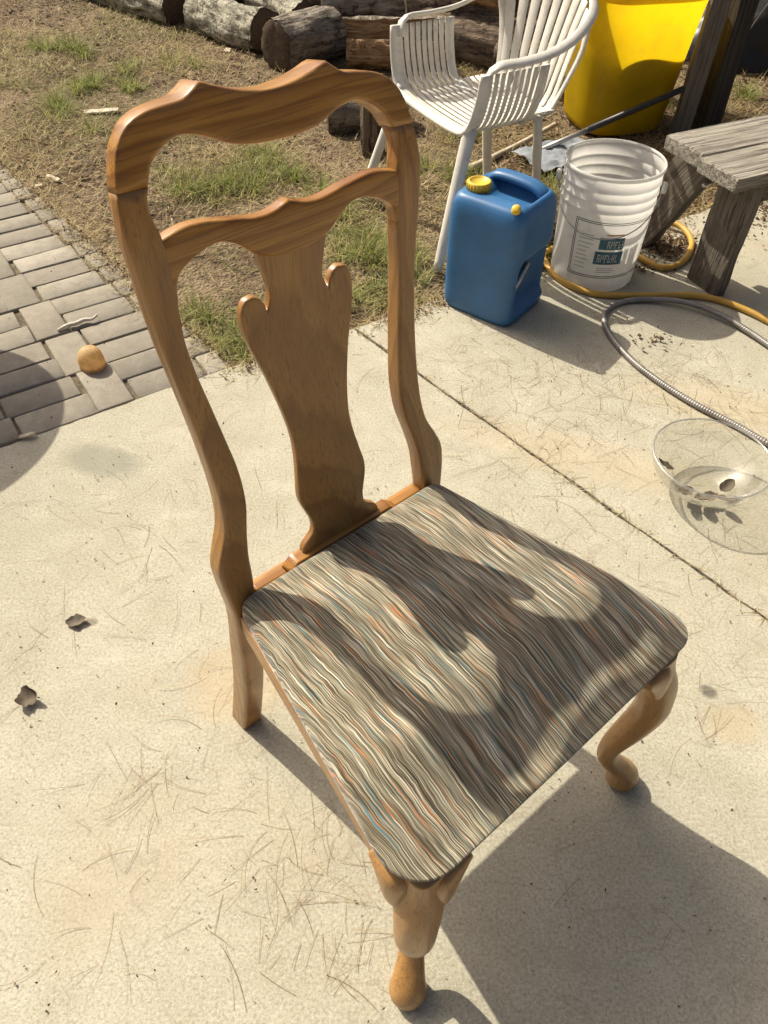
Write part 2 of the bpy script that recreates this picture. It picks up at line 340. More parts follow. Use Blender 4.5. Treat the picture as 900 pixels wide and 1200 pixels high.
def mat_glass(name='clear_glass', base=.06, film=.13):
    s = NT(name); t = s.n.new('ShaderNodeBsdfTransparent'); t.inputs[0].default_value = (.92, .925, .90, 1)
    g = s.n.new('ShaderNodeBsdfGlossy'); g.inputs['Roughness'].default_value = .05; g.inputs[0].default_value = (1, 1, 1, 1)
    f = s.n.new('ShaderNodeLayerWeight'); f.inputs[0].default_value = .5; p = s.math('ADD', s.math('MULTIPLY', s.math('POWER', f.outputs['Facing'], 3.0), .75), base)
    sm = s.noise(s.obj, 25, 4, .6); d = s.n.new('ShaderNodeBsdfDiffuse'); d.inputs[0].default_value = (.55, .52, .45, 1)      # patchy pale film, stands in for whitish reflections in the glass
    mx = s.n.new('ShaderNodeMixShader'); s.L(p, mx.inputs[0]); s.L(t.outputs[0], mx.inputs[1]); s.L(g.outputs[0], mx.inputs[2])
    m2 = s.n.new('ShaderNodeMixShader'); s.L(s.ramp(sm, [(.42, film*.15), (.74, film)]), m2.inputs[0]); s.L(mx.outputs[0], m2.inputs[1]); s.L(d.outputs[0], m2.inputs[2]); s.L(m2.outputs[0], s.out.inputs[0]); return s.m
M['glass'] = mat_glass(); M['rimglass'] = mat_glass('glass_rim', .3, .35)
M['splitwood'] = mat_weathered('split_wood_face', (.52, .33, .17), (.24, .135, .065), 0)

# ------------------------------------------------------------------ setting: soil, concrete, brick paving
C0 = Vector((-.473, 1.757)); E1 = Vector((math.cos(R(33.7)), math.sin(R(33.7)))); E2 = Vector((math.cos(R(130.2)), math.sin(R(130.2))))   # paving axes
EJ = Vector((.6525, -.7578)); EE = Vector((.846, .533)); A0 = Vector((-.097, 1.979))
def beyond(x, y):
    """metres of soil past the concrete / brick edge (negative on the hard ground)"""
    e = (y-C0.y)*EE.x-(x-C0.x)*EE.y                                     # past the concrete edge
    b = (x-C0.x-.05)*E2.y*-1+(y-C0.y)*E2.x                              # dummy, replaced below
    n = np.array((E2.y, -E2.x)); b = (x-(C0.x+.055*E1.x))*n[0]+(y-(C0.y+.055*E1.y))*n[1]   # right of the brick border
    return np.minimum(e, b)
def sstep(a, b, t): t = np.clip((t-a)/(b-a), 0, 1); return t*t*(3-2*t)
def soil_z(x, y):
    d = beyond(x, y); k = sstep(.0, .25, d)
    return -.022+k*(.018+.03*fbm(x*2.1, y*2.1, 0, 3, 2)+.012*fbm(x*14, y*14, 0, 3, 5))
xs = np.concatenate([[-60, -25, -10, -5], np.arange(-3.2, 3.2, .035), [5, 10, 25, 60]]); ys = np.concatenate([[-60, -20, -6, -2, 0, 1], np.arange(1.6, 6.6, .035), [8, 12, 25, 60]])
X, Y = np.meshgrid(xs, ys); Z = soil_z(X, Y); nx, ny = len(xs), len(ys)
idx = np.arange(nx*ny).reshape(ny, nx); F = np.stack([idx[:-1, :-1], idx[:-1, 1:], idx[1:, 1:], idx[1:, :-1]], -1).reshape(-1, 4)
tag(link('ground', mesh_np('ground', np.stack([X, Y, Z], -1).reshape(-1, 3), F), M['soil']), 'bare dry brown soil of the yard behind the patio', kind='structure')
def slab(name, poly, label, wob=True):
    bm = bmesh.new(); pts = []
    for i, p in enumerate(poly):
        q = poly[(i+1) % len(poly)]; p, q = Vector(p), Vector(q); k = max(1, min(160, int((q-p).length/.03)))
        nrm = Vector(((q-p).y, -(q-p).x)).normalized()
        for j in range(k):
            t = j/k; a = p.lerp(q, t)
            if wob and 0 < j: a = a+nrm*float(vnoise(a.x*26, a.y*26, 0, 3))*.0035
            pts.append(a)
    top = [bm.verts.new((p.x, p.y, 0)) for p in pts]; f = bm.faces.new(top)
    if f.normal.z < 0: f.normal_flip()
    f.normal_update()
    if f.normal.z < 0: bmesh.ops.reverse_faces(bm, faces=[f])
    r = bmesh.ops.extrude_face_region(bm, geom=[f]); 
    for v in r['geom']:
        if isinstance(v, bmesh.types.BMVert): v.co.z = -.10
    es = [e for e in bm.edges if all(abs(v.co.z) < 1e-6 for v in e.verts) and len(e.link_faces) == 2 and e.calc_face_angle(0) > .5]
    bmesh.ops.bevel(bm, geom=es, offset=.0025, segments=1, affect='EDGES')
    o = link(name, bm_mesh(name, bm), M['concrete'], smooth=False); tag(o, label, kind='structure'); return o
g = .004; NJ = Vector((EJ.y, -EJ.x))*-1          # points right of the joint
if NJ.x < 0: NJ = -NJ
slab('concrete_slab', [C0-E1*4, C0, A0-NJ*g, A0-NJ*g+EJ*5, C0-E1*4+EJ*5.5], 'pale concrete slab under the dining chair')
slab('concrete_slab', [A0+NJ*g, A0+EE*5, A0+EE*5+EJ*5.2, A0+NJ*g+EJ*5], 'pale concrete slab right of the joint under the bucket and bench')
path = link('brick_path', mesh('paving_bed', [(*(C0+E1*.05-E2*.0), -.012), (*(C0+E1*.05+E2*3.2), -.012), (*(C0-E1*2.2+E2*3.2), -.012), (*(C0-E1*2.2), -.012)], [(0, 1, 2, 3)]), M['sand'], smooth=False)
tag(path, 'grey brick paved path with a border course, left of the grass', kind='structure')
bvar = [rbox('brick', (.196, .097, .05), .0045, 2, .0016, i) for i in range(5)]; bturn = [rbox('brick', (.2005, .099, .05), .0045, 2, .0016, 40+i) for i in range(4)]; bedge = [rbox('border_brick', (.060, .099, .05), .0045, 2, .0014, 20+i) for i in range(4)]
def brick(me, u, v, ang):
    o = link('brick', me, M['paver'], path); p = C0+E1*u+E2*v
    o.location = (p.x, p.y, -.05+random.uniform(-.004, .0005)); o.rotation_euler = (random.uniform(-.009, .009), random.uniform(-.009, .009), ang+random.uniform(-.007, .007))
a1 = math.atan2(E1.y, E1.x); sinang = math.sin(R(96.5))
for k in range(19): brick(bedge[k % 4], .012+random.uniform(-.003, .003), .053+k*.1045, a1)
u = -.130; cols = [(.196, 0), (.097, 1), (.196, 0), (.196, 0), (.097, 1), (.196, 0), (.196, 0)]; u = -.026
for ci, (w, turned) in enumerate(cols):
    uc = u-w/2
    if not turned:
        for k in range(18): brick(bvar[(k*3+ci) % 5], uc+random.uniform(-.004, .004), .053+k*.1035+(0 if ci % 2 == 0 else .01), a1)
    else:
        for k in range(9): brick(bturn[(k*2+ci) % 4], uc+random.uniform(-.003, .003), .105+k*.207, a1+math.pi/2)
    u -= w+.0065

# ------------------------------------------------------------------ the dining chair
CH = empty('dining_chair', (.0904, .5885, 0), .7145, 'oak dining chair with vase splat, cabriole legs and striped seat, standing on the concrete', 'chair')
FZ = [0, .1, .2, .3, .4, .45, .50, .56, .69, .81, .91, .96, 1.015, 1.07]; FY = [.285, .268, .250, .236, .226, .227, .233, .245, .272, .292, .2965, .304, .316, .326]
_fp = catmull([Vector((z, y, 0)) for z, y in zip(FZ, FY)], .01); _fz = np.array([q.x for q in _fp]); _fy = np.array([q.y for q in _fp])
def fback(z): return float(np.interp(z, _fz, _fy))
def plate(name, segs, T, r, yoff, mat, parent, grid=.012, K=4, mirror=False, joint=None, thin=None):
    """rounded slab: outline (x,z) made of smooth segments, bent to the curve of the chair back"""
    pts = []
    for sg in segs: pts += [Vector((q.x, q.y)) for q in catmull([Vector((a, b, 0)) for a, b in sg], .0055)][:-1]
    if mirror: pts = [Vector((-q.x, q.y)) for q in pts]
    clean = [pts[0]]
    for q in pts[1:]:
        if (q-clean[-1]).length > .0012: clean.append(q)
    if (clean[0]-clean[-1]).length < .0012: clean.pop()
    pts = clean; n = len(pts)
    if sum(pts[i].x*pts[(i+1) % n].y-pts[(i+1) % n].x*pts[i].y for i in range(n)) < 0: pts.reverse()
    nin = []
    for i in range(n):
        a = (pts[i]-pts[i-1]).normalized(); b = (pts[(i+1) % n]-pts[i]).normalized(); q = Vector((-(a+b).y, (a+b).x))
        q = q.normalized() if q.length > 1e-5 else Vector((-a.y, a.x)); c = max(.55, q.dot(Vector((-a.y, a.x)))); nin.append(q/c)
    if joint is not None:          # a glued joint keeps its full section: no rounding along it
        for i in range(n):
            if abs(pts[i].y-joint) < 2e-4:
                e_ = abs(pts[i-1].y-joint) > 2e-4 or abs(pts[(i+1) % n].y-joint) > 2e-4
                nin[i] = Vector((math.copysign(1, nin[i].x), 0)) if e_ else Vector((0, 0))
    rings = []
    for k in range(K+1): t = k/K*math.pi/2; rings.append((r*(1-math.sin(t)), r*(1-math.cos(t))))
    for k in range(K+1): t = math.pi/2*(1-k/K); rings.append((r*(1-math.sin(t)), T-r*(1-math.cos(t))))
    v = []; f = []
    for ins, d in rings:
        for i in range(n): q = pts[i]+nin[i]*ins; v.append((q.x, d, q.y))
    for k in range(len(rings)-1):
        for i in range(n): j = (i+1) % n; f.append((k*n+i, k*n+j, (k+1)*n+j, (k+1)*n+i))
    inner = [pts[i]+nin[i]*r for i in range(n)]
    xs_ = [q.x for q in inner]; zs_ = [q.y for q in inner]; gp = []
    x = min(xs_)
    def inside(px, pz):
        c = False
        for i in range(n):
            a, b = inner[i], inner[i-1]
            if (a.y > pz) != (b.y > pz) and px < (b.x-a.x)*(pz-a.y)/(b.y-a.y)+a.x: c = not c
        return c
    row = 0; z = min(zs_)+grid/2
    while z < max(zs_):
        x = min(xs_)+(grid/2 if row % 2 else grid)
        while x < max(xs_):
            if inside(x, z) and min((Vector((x, z))-q).length for q in inner) > grid*.4: gp.append(Vector((x, z)))
            x += grid
        z += grid*.87; row += 1
    cv, ce, cf, ov, _, _ = delaunay_2d_cdt(inner+gp, [(i, (i+1) % n) for i in range(n)], [], 1, 1e-7)
    for base, d in ((0, 0.0), ((len(rings)-1)*n, T)):
        mp = {}
        for i, q in enumerate(cv):
            o_ = [a for a in ov[i] if a < n]
            if o_: mp[i] = base+o_[0]
            else: mp[i] = len(v); v.append((q.x, d, q.y))
        for t in cf: f.append(tuple(mp[i] for i in t))
    if thin: v = [(x, y*thin(x, z), z) for x, y, z in v]
    v = [(x, y+yoff+fback(z), z-y*float(np.interp(z, [.84, .97], [0, .2]))-x*float(np.interp(z, [.60, .83, .92, 1.03], [0, .036, .042, .072]))) for x, y, z in v]     # the old back leans a little to one side
    bm = bmesh.new(); bv = [bm.verts.new(p) for p in v]
    for q in f:
        if len(set(q)) >= 3:
            try: bm.faces.new([bv[i] for i in q])
            except ValueError: pass
    o = link(name, bm_mesh(name, bm), mat, parent); return o
mir = lambda L: [(-a, b) for a, b in L][::-1]
# crest rail
top = [(0.0, 1.0416), (0.0302, 1.0449), (0.0554, 1.0512), (0.0686, 1.0559), (0.0751, 1.0574)]
top2 = [(0.0751, 1.0574), (0.0836, 1.0521), (0.0956, 1.0459), (0.1157, 1.0435), (0.1357, 1.0407), (0.1555, 1.033), (0.1711, 1.0178), (0.1794, 1.0011), (0.1861, 0.9809)]
low = [(0.1529, 0.9809), (0.1463, 0.9946), (0.1375, 1.0029), (0.1248, 1.0104), (0.11, 1.0155), (0.0969, 1.015), (0.0799, 1.0104), (0.0548, 1.0002), (0.0298, 0.9955), (0.0, 0.9946)]
plate('crest_rail', [mir(top2), mir(top)+top[1:], top2, [(.1861, .9809), (.1529, .9809)], low+mir(low)[1:], [(-.1529, .9809), (-.1861, .9809)]], .041, .005, 0, M['oak_x'], CH, joint=.9809, thin=lambda x, z: float(np.interp(abs(x), [.11, .165], [1, .585])))
outer = [(0.186, 0.9806), (0.1887, 0.9663), (0.1917, 0.9366), (0.1903, 0.908), (0.188, 0.8672), (0.1839, 0.8157), (0.1786, 0.7643), (0.1742, 0.713), (0.1715, 0.667), (0.1706, 0.6314), (0.172, 0.597), (0.178, 0.565), (0.192, 0.535), (0.202, 0.51), (0.203, 0.48), (0.201, 0.45), (0.198, 0.4), (0.198, 0.3), (0.198, 0.2), (0.2, 0.1), (0.206, 0.0)]
inn = [(0.166, 0.0), (0.161, 0.1), (0.159, 0.2), (0.159, 0.3), (0.160, 0.4), (0.16, 0.44), (0.157, 0.48), (0.155, 0.51), (0.148, 0.545), (0.137, 0.59), (0.1347, 0.6365), (0.1395, 0.6822), (0.1461, 0.7335), (0.1518, 0.7745), (0.1553, 0.8157), (0.1541, 0.8569), (0.1536, 0.9274), (0.1565, 0.946), (0.1588, 0.96), (0.1564, 0.9735), (0.1528, 0.9806)]
for mm in (True, False): plate('back_post', [outer, [outer[-1], inn[0]], inn, [inn[-1], outer[0]]], .030, .005, 0, M['oak_z'], CH, mirror=mm, joint=.9806, thin=lambda x, z: float(np.interp(z, [0, .30, .42, .6, .95], [1.5, 1.3, 1, 1, .8])))
rt_ = [(0.0, 0.9357), (0.0079, 0.9324), (0.0216, 0.9283), (0.0441, 0.9274), (0.0786, 0.9339), (0.1121, 0.9385), (0.1327, 0.9376), (0.1605, 0.9311)]
rb = [(0.1595, 0.8313), (0.1532, 0.8569), (0.1495, 0.8815), (0.1434, 0.8938), (0.1275, 0.904), (0.1069, 0.9115), (0.0912, 0.9129), (0.0775, 0.908), (0.0638, 0.8979), (0.0491, 0.8856), (0.0246, 0.8774), (0.0, 0.8754)]
plate('mid_rail', [mir(rt_), rt_, [rt_[-1], rb[0]], rb+mir(rb)[1:], [(-.1595, .8313), (-.1605, .9311)]], .021, .0045, .0015, M['oak_rail'], CH)
sp1 = [(0.0491, 0.8877), (0.0423, 0.859), (0.038, 0.8343), (0.045, 0.8129)]
sp2 = [(0.045, 0.8129), (0.0469, 0.8229), (0.0523, 0.8322), (0.0612, 0.8374), (0.072, 0.8354), (0.08, 0.8229), (0.0812, 0.8051), (0.0783, 0.7847), (0.0715, 0.7592), (0.0627, 0.7284), (0.0528, 0.6822), (0.0474, 0.6416), (0.0485, 0.61), (0.054, 0.575), (0.058, 0.552), (0.057, 0.535), (0.051, 0.515), (0.047, 0.502)]
sp3 = [(.047, .502), (.0465, .487), (.050, .479), (.062, .470), (.070, .460), (.072, .440)]
plate('splat', [mir(sp3), mir(sp2), mir(sp1), [(-.0491, .8877), (.0491, .8877)], sp1, sp2, sp3, [(.072, .440), (-.072, .440)]], .012, .0028, .006, M['oak_splat'], CH)
# shoe moulding and seat rails
plate('shoe_moulding', [[(-.1585, .422), (-.158, .439)], [(-.158, .439), (.158, .439)], [(.158, .439), (.1585, .422)], [(.1585, .422), (-.1585, .422)]], .022, .003, .0045, M['oak_x'], CH)
plate('splat_shoe', [[(-.104, .4395), (-.088, .4535)], [(-.088, .4535), (.088, .4535)], [(.088, .4535), (.104, .4395)], [(.104, .4395), (-.104, .4395)]], .022, .002, -.003, M['oak_x'], CH)
def prism(name, outline, y0, y1, mat, parent, bev=.003):
    bm = bmesh.new(); a = [bm.verts.new((x, y0, z)) for x, z in outline]; f = bm.faces.new(a)
    r = bmesh.ops.extrude_face_region(bm, geom=[f])
    for q in r['geom']:
        if isinstance(q, bmesh.types.BMVert): q.co.y = y1
    es = [e for e in bm.edges if len(e.link_faces) == 2 and e.calc_face_angle(0) > .6]
    bmesh.ops.bevel(bm, geom=es, offset=bev, segments=2, affect='EDGES')
    bmesh.ops.triangulate(bm, faces=[q for q in bm.faces if len(q.verts) > 4])
    return link(name, bm_mesh(name, bm), mat, parent, smooth=False)
apr = [(-.206, .4185), (.206, .4185), (.206, .366)] + [(q.x, q.y) for q in catmull([Vector(a+(0,)) for a in [(.20, .367), (.165, .380), (.10, .390), (0, .391), (-.10, .390), (-.165, .380), (-.20, .367)]], .02)] + [(-.206, .366)]
prism('front_rail', apr, -.2085, -.188, M['oak_x'], CH)
prism('back_rail', [(-.165, .4275), (.165, .4275), (.165, .420), (-.165, .420)], .231, .246, M['oak_x'], CH)
for sgn in (-1, 1):
    a, b = Vector((sgn*.182, .222, 0)), Vector((sgn*.243, -.170, 0)); d = (b-a); L_ = d.length
    me = rbox('side_rail', (L_, .022, .046), .003, 2, 0, 0, 6); o = link('side_rail', me, M['oak_y'] if False else M['oak_x'], CH, smooth=False)
    o.location = ((a+b)/2)+Vector((0, 0, .372)); o.rotation_euler = (0, 0, math.atan2(d.y, d.x))
# cabriole legs
def cabriole(sx):
    """one continuous leg: square knee block, S-curve shank, pad foot; runs in the diagonal plane"""
    prof = [(.416, -.046, .027, 3.2), (.395, -.043, .0275, 3), (.37, -.037, .0285, 2.8), (.345, -.026, .029, 2.4), (.32, -.0185, .0287, 2.2), (.29, -.0135, .028, 2), (.26, -.0105, .0268, 2), (.225, -.016, .0255, 2), (.185, -.0265, .0235, 2), (.15, -.037, .0205, 2), (.12, -.043, .0175, 2), (.10, -.0435, .0162, 2), (.085, -.039, .0170, 2), (.07, -.028, .0195, 2), (.055, -.014, .022, 2), (.042, -.004, .0245, 2), (.03, .0005, .0268, 2), (.018, .002, .0277, 2), (.008, .001, .026, 2), (0, 0, .021, 2)]
    pz = catmull([Vector((z, o_, r)) for z, o_, r, e in prof], .006); ez = np.array([q[0] for q in prof])[::-1]; ee = np.array([q[3] for q in prof])[::-1]
    dx, dy = sx*.735, -.678; v = []; f = []; seg = 28
    for q in pz:
        e = float(np.interp(q.x, ez, ee)); cx, cy = sx*.250+dx*q.y, -.219+dy*q.y
        for k in range(seg):
            a = 2*math.pi*k/seg; c_, s_ = math.cos(a), math.sin(a)
            v.append((cx+q.z*math.copysign(abs(c_)**(2/e), c_), cy+q.z*math.copysign(abs(s_)**(2/e), s_), q.x))
    n = len(pz)
    for i in range(n-1):
        for k in range(seg): f.append((i*seg+k, i*seg+(k+1) % seg, (i+1)*seg+(k+1) % seg, (i+1)*seg+k))
    f += [tuple(range(seg)), tuple((n-1)*seg+k for k in range(seg))[::-1]]
    bm = bmesh.new(); bv = [bm.verts.new(p) for p in v]
    for q in f: bm.faces.new([bv[i] for i in q])
    leg = link('front_leg', bm_mesh('front_leg', bm), M['oak_leg'], CH)
    # knee brackets under the two rails
    for which in (0, 1):
        n_ = 18; ns_ = 20; v = []; f = []
        for i in range(n_+1):
            t = i/n_; sh = 1.0 if t < .5 else math.sqrt(max(.0, 1-((t-.5)/.52)**2)); al = .004+.056*(1-t); zt = .413; zb = zt-.018-.112*t**1.2
            wo = .022+.014*t if which == 0 else (.037 if sx < 0 else .026)+.004*t
            wc, wh = (wo-.014)/2, (wo+.014)/2*sh; zc, zh = (zt+zb)/2, (zt-zb)/2*sh; zc += (zt-zb)/2*(1-sh)*.5
            for k in range(ns_):
                a = 2*math.pi*k/ns_; c_, s_ = math.cos(a), math.sin(a); w = wc+wh*math.copysign(abs(c_)**.62, c_); z_ = zc+zh*math.copysign(abs(s_)**.62, s_)
                if which == 0: x_, y_ = sx*(.226-al+.002), -.198-w
                else: x_, y_ = sx*(.226+w-.13*(al-.02)), -.198+al-.002
                v.append((x_, y_, z_))
        for i in range(n_):
            for k in range(ns_): f.append((i*ns_+k, i*ns_+(k+1) % ns_, (i+1)*ns_+(k+1) % ns_, (i+1)*ns_+k))
        f += [tuple(range(ns_)), tuple(n_*ns_+k for k in range(ns_))]
        bm = bmesh.new(); bv = [bm.verts.new(p) for p in v]
        for q in f: bm.faces.new([bv[i] for i in q])
        link('knee_bracket', bm_mesh('knee_bracket', bm), M['oak_leg'], leg)
for sx in (-1, 1): cabriole(sx)
# upholstered seat
def cushion():
    P = [(-.190, .2285), (.184, .2285), (.282, -.2125), (-.268, -.219)]; rad = [.022, .022, .036, .055]; out = []
    for i in range(4):
        p = Vector(P[i]); a = (Vector(P[i-1])-p).normalized(); b = (Vector(P[(i+1) % 4])-p).normalized(); h = a.angle(b)/2; rr = rad[i]
        c = p+(a+b).normalized()*(rr/math.sin(h)); s0 = p+a*(rr/math.tan(h)); s1 = p+b*(rr/math.tan(h))
        t0 = math.atan2((s0-c).y, (s0-c).x); t1 = math.atan2((s1-c).y, (s1-c).x); d = (t1-t0+math.pi) % (2*math.pi)-math.pi
        for k in range(9): t = t0+d*k/8; out.append(c+Vector((math.cos(t), math.sin(t)))*rr)
    # resample evenly, bow the front a little
    dense = []
    for i in range(len(out)):
        a, b = out[i], out[(i+1) % len(out)]; k = max(1, int((b-a).length/.012))
        for j in range(k): dense.append(a.lerp(b, j/k))
    dense = [Vector((q.x, q.y-(.002*(1-(q.x/.258)**2) if q.y < -.19 else 0))) for q in dense]; n = len(dense); cen = Vector((0, -.01))
    rings = [(.975, .4195), (.992, .4212), (1.0, .426), (1.0, .433)]
    for k in range(1, 9): t = k/8*math.pi/2; rings.append((1-.085*(1-math.cos(t)), .432+.026*math.sin(t)))
    for s_ in (.88, .84, .80, .75, .70, .65, .60, .55, .5, .4, .3, .2, .1): rings.append((s_, .458+.024*(1-(s_/.915)**2.4)))
    v = []; f = []
    for s_, z in rings:
        for q in dense: p = cen+(q-cen)*s_; v.append((p.x, p.y, z-max(0, z-.430)*min(.92, .92*max(0, (-.085-p.y)/.115)**1.15)+.0012*float(vnoise(p.x*22, p.y*22, 0, 4))))
    for i in range(len(rings)-1):
        for k in range(n): f.append((i*n+k, i*n+(k+1) % n, (i+1)*n+(k+1) % n, (i+1)*n+k))
    v.append((cen.x, cen.y, .482)); c_ = len(v)-1; k0 = (len(rings)-1)*n
    for k in range(n): f.append((k0+k, k0+(k+1) % n, c_))
    f.append(tuple(range(n))[::-1])
    bm = bmesh.new(); bv = [bm.verts.new(p) for p in v]
    for q in f: bm.faces.new([bv[i] for i in q])
    return bm_mesh('seat_cushion', bm)
link('seat_cushion', cushion(), M['fabric'], CH)

# ------------------------------------------------------------------ white plastic armchair
WC = empty('plastic_chair', (.273, 2.699, 0), 2.076, 'off-white slatted plastic garden armchair at the edge of the grass', 'chair')
def wcp(t, y):
    """U section of seat and arms: t -1 (arm top) .. 1 (other arm top)"""
    hw, ah, sh = .266, .565, .378
    P = [(-hw, ah), (-.258, .50), (-.235, .43), (-.200, .392), (-.13, .379), (0, .376), (.13, .379), (.200, .392), (.235, .43), (.258, .50), (hw, ah)]
    return catmull([Vector((x, y-(.0 if abs(x) < .2 else 0), z)) for x, z in P], .02)
ys_sl = [.131, .1085, .086, .0635, .041, .0185, -.004, -.0265, -.049]
for i, y in enumerate(ys_sl):
    pth = wcp(0, y); pth = [Vector((q.x, q.y-.30*max(0, q.z-.40)*.0+.06*(q.z-.376)*(-1)*-.0, q.z)) for q in pth]
    link('slat', ribbon(pth, Vector((0, 1, 0)), .0158, .0048).mesh('slat'), M['whiteplastic'], WC)
for i in range(6):        # rear seat slats, between the arms' openings
    y = -.070-.022*i; pth = [Vector((x, y, .376+.02*(abs(x)/.19)**3)) for x in np.linspace(-.19, .19, 15)]
    link('slat', ribbon(pth, Vector((0, 1, 0)), .0158, .0048).mesh('slat'), M['whiteplastic'], WC)
fr = [Vector((q.x, q.y, q.z)) for q in wcp(0, .157)]
fr = [Vector((q.x, .157-.05*max(0, q.z-.39), q.z)) for q in fr]
link('seat_front', ribbon(fr, Vector((0, 1, -.25)), .038, .016).mesh('seat_front'), M['whiteplastic'], WC)
lw = MB()
for y, hx in ((-.062, .24), (-.198, .19)): ribbon([Vector((x, y, .366+.02*(abs(x)/.22)**3)) for x in np.linspace(-hx*.8, hx*.8, 13)], Vector((0, 1, 0)), .02, .010, lw)
for sx in (-1, 1): ribbon([Vector((sx*.150, .15, .370)), Vector((sx*.150, 0, .369)), Vector((sx*.146, -.19, .371))], Vector((1, 0, 0)), .022, .009, lw)
link('seat_frame', lw.mesh('seat_frame'), M['whiteplastic'], WC)
arm = [(-.250, .140, .535), (-.262, .128, .572), (-.268, .105, .585), (-.270, .02, .585), (-.266, -.08, .594), (-.254, -.17, .622), (-.222, -.242, .662), (-.16, -.283, .690), (-.08, -.300, .702), (0, -.304, .706)]
arm = arm+[(-x, y, z) for x, y, z in arm[:-1]][::-1]
ap = catmull([Vector(a) for a in arm], .015)
link('top_rail', ribbon(ap, [Vector((q.x, q.y+.05, -.15)) for q in ap], .030, .012).mesh('top_rail'), M['whiteplastic'], WC)
for k in range(9):       # back slats fan outwards
    t = (k-4)/4; xt, xb = t*.198, t*.135; yt = -.300+.055*abs(t)**2.2; zt = .703-.038*abs(t)**2
    pth = catmull([Vector((xb*.98, -.190+.012*t*t, .374)), Vector((xb, -.212+.014*t*t, .385)), Vector((xb*1.06, -.228+.016*t*t, .42)), Vector((.5*(xt+xb), -.262+.03*t*t, .55)), Vector((xt, yt, zt))], .03)
    link('slat', ribbon(pth, Vector((1, .35*t, 0)), [.0275+.0125*i/len(pth) for i in range(len(pth))], .0048).mesh('slat'), M['whiteplastic'], WC)
for sx in (-1, 1):
    edge = catmull([Vector((sx*.150, -.175, .374)), Vector((sx*.156, -.200, .395)), Vector((sx*.178, -.222, .47)), Vector((sx*.212, -.236, .57)), Vector((sx*.232, -.225, .648))], .03)
    link('back_edge', ribbon(edge, Vector((1, .4*sx, 0)), .03, .010).mesh('back_edge'), M['whiteplastic'], WC)
    edge = [Vector((q.x, -.062-.02*max(0, q.z-.4), q.z)) for q in wcp(0, 0) if q.x*sx > .1]
    link('arm_edge', ribbon(edge, Vector((0, 1, 0)), .022, .010).mesh('arm_edge'), M['whiteplastic'], WC)
    fl = catmull([Vector((sx*.215, .150, .405)), Vector((sx*.222, .170, .34)), Vector((sx*.245, .215, .2)), Vector((sx*.279, .278, 0))], .03)
    link('leg', ribbon(fl, Vector((1, -.5*sx, 0)), [.045-.019*i/(len(fl)-1) for i in range(len(fl))], .030).mesh('leg'), M['whiteplastic'], WC)
    rl = catmull([Vector((sx*.150, -.150, .375)), Vector((sx*.150, -.165, .3)), Vector((sx*.154, -.190, .12)), Vector((sx*.160, -.212, 0))], .03)
    link('leg', ribbon(rl, Vector((1, .5*sx, 0)), [.042-.016*i/(len(rl)-1) for i in range(len(rl))], .028).mesh('leg'), M['whiteplastic'], WC)

# ------------------------------------------------------------------ white bucket
BK = empty('bucket', (.673, 2.329, 0), 0, 'white plastic five gallon bucket with a printed label, beside the blue jug', 'bucket')
H = .368
pr = [(0, .0065), (.124, .006), (.129, .0), (.1315, .004), (.133, .02), (.1425, .245), (.1432, .258), (.1462, .2595), (.1462, .264), (.1437, .2665), (.1447, .288), (.1475, .2895), (.1475, .294), (.1452, .2965), (.1465, .318), (.1495, .3195), (.1495, .3245), (.1475, .327), (.1490, .355), (.1535, .357), (.1545, .3625), (.1525, .368), (.1490, .3675), (.1478, .362)]
link('body', lathe([(r if z < .25 else r*(1-.03*(z-.25)/.118), z) for r, z in pr], 72).mesh('bucket_body'), M['bucket'], BK)
def cone_r(z): return np.interp(z, [.0, .02, .245, .368], [.1315, .133, .1425, .1447])
VC = math.atan2(-2.329, -.673)       # bucket side that faces the patio
def patch(mb, a0, a1, z0, z1, off=.0008):
    n = max(2, int(abs(a1-a0)/R(4))+1); v = []; f = []
    for i in range(n):
        a = VC+a0+(a1-a0)*i/(n-1)
        for z in (z0, z1): r = cone_r(z)+off; v.append((r*math.cos(a), r*math.sin(a), z))
    for i in range(n-1): f.append((2*i, 2*i+2, 2*i+3, 2*i+1))
    mb.add(v, f)
mb = MB(); a0, a1, zb, zt = R(-32), R(75), .052, .236; th = .0022; ta = th/.14
for q in (0, 1):
    d = q*.0055; da = d/.14
    patch(mb, a0+da, a1-da, zb+d, zb+d+th); patch(mb, a0+da, a1-da, zt-d-th, zt-d); patch(mb, a0+da, a0+da+ta, zb+d+th, zt-d-th); patch(mb, a1-da-ta, a1-da, zb+d+th, zt-d-th)
link('label_border', mb.mesh('label_border'), M['black'], BK)
mb = MB()
patch(mb, R(3), R(34), .150, .188, .0012); link('label_block', mb.mesh('label_block'), M['teal'], BK)
mb = MB(); patch(mb, R(0), R(36), .100, .143, .0012); link('label_block', mb.mesh('label_block'), M['teal'], BK)
mb = MB(); rr = random.Random(4)                                       # worn lettering over the two blocks
def word(z0, h, a, n, w, slant=.15):
    for i in range(n):
        x = a+i*w
        patch(mb, x, x+w*.22, z0, z0+h, .0020)
        if i % 3 != 1: patch(mb, x+w*.22, x+w*.72, z0+h*(.0 if i % 2 else .78), z0+h*(.2 if i % 2 else 1), .0020)
        if i % 3 != 2: patch(mb, x+w*.52, x+w*.74, z0+h*(.35 if i % 2 else 0), z0+h*(1 if i % 3 else .6), .0020)
        if i % 2 == 0: patch(mb, x+w*.22, x+w*.6, z0+h*.42, z0+h*.58, .0020)
word(.155, .024, R(13), 5, R(4.6)); word(.108, .026, R(4), 6, R(4.6))
tag(link('lettering', mb.mesh('lettering'), M['bucket'], BK), kind='stuff')
mb = MB()
for i in range(9): patch(mb, R(-24), R(-24+rr.uniform(12, 21)), .082+.0135*i, .0845+.0135*i, .001)
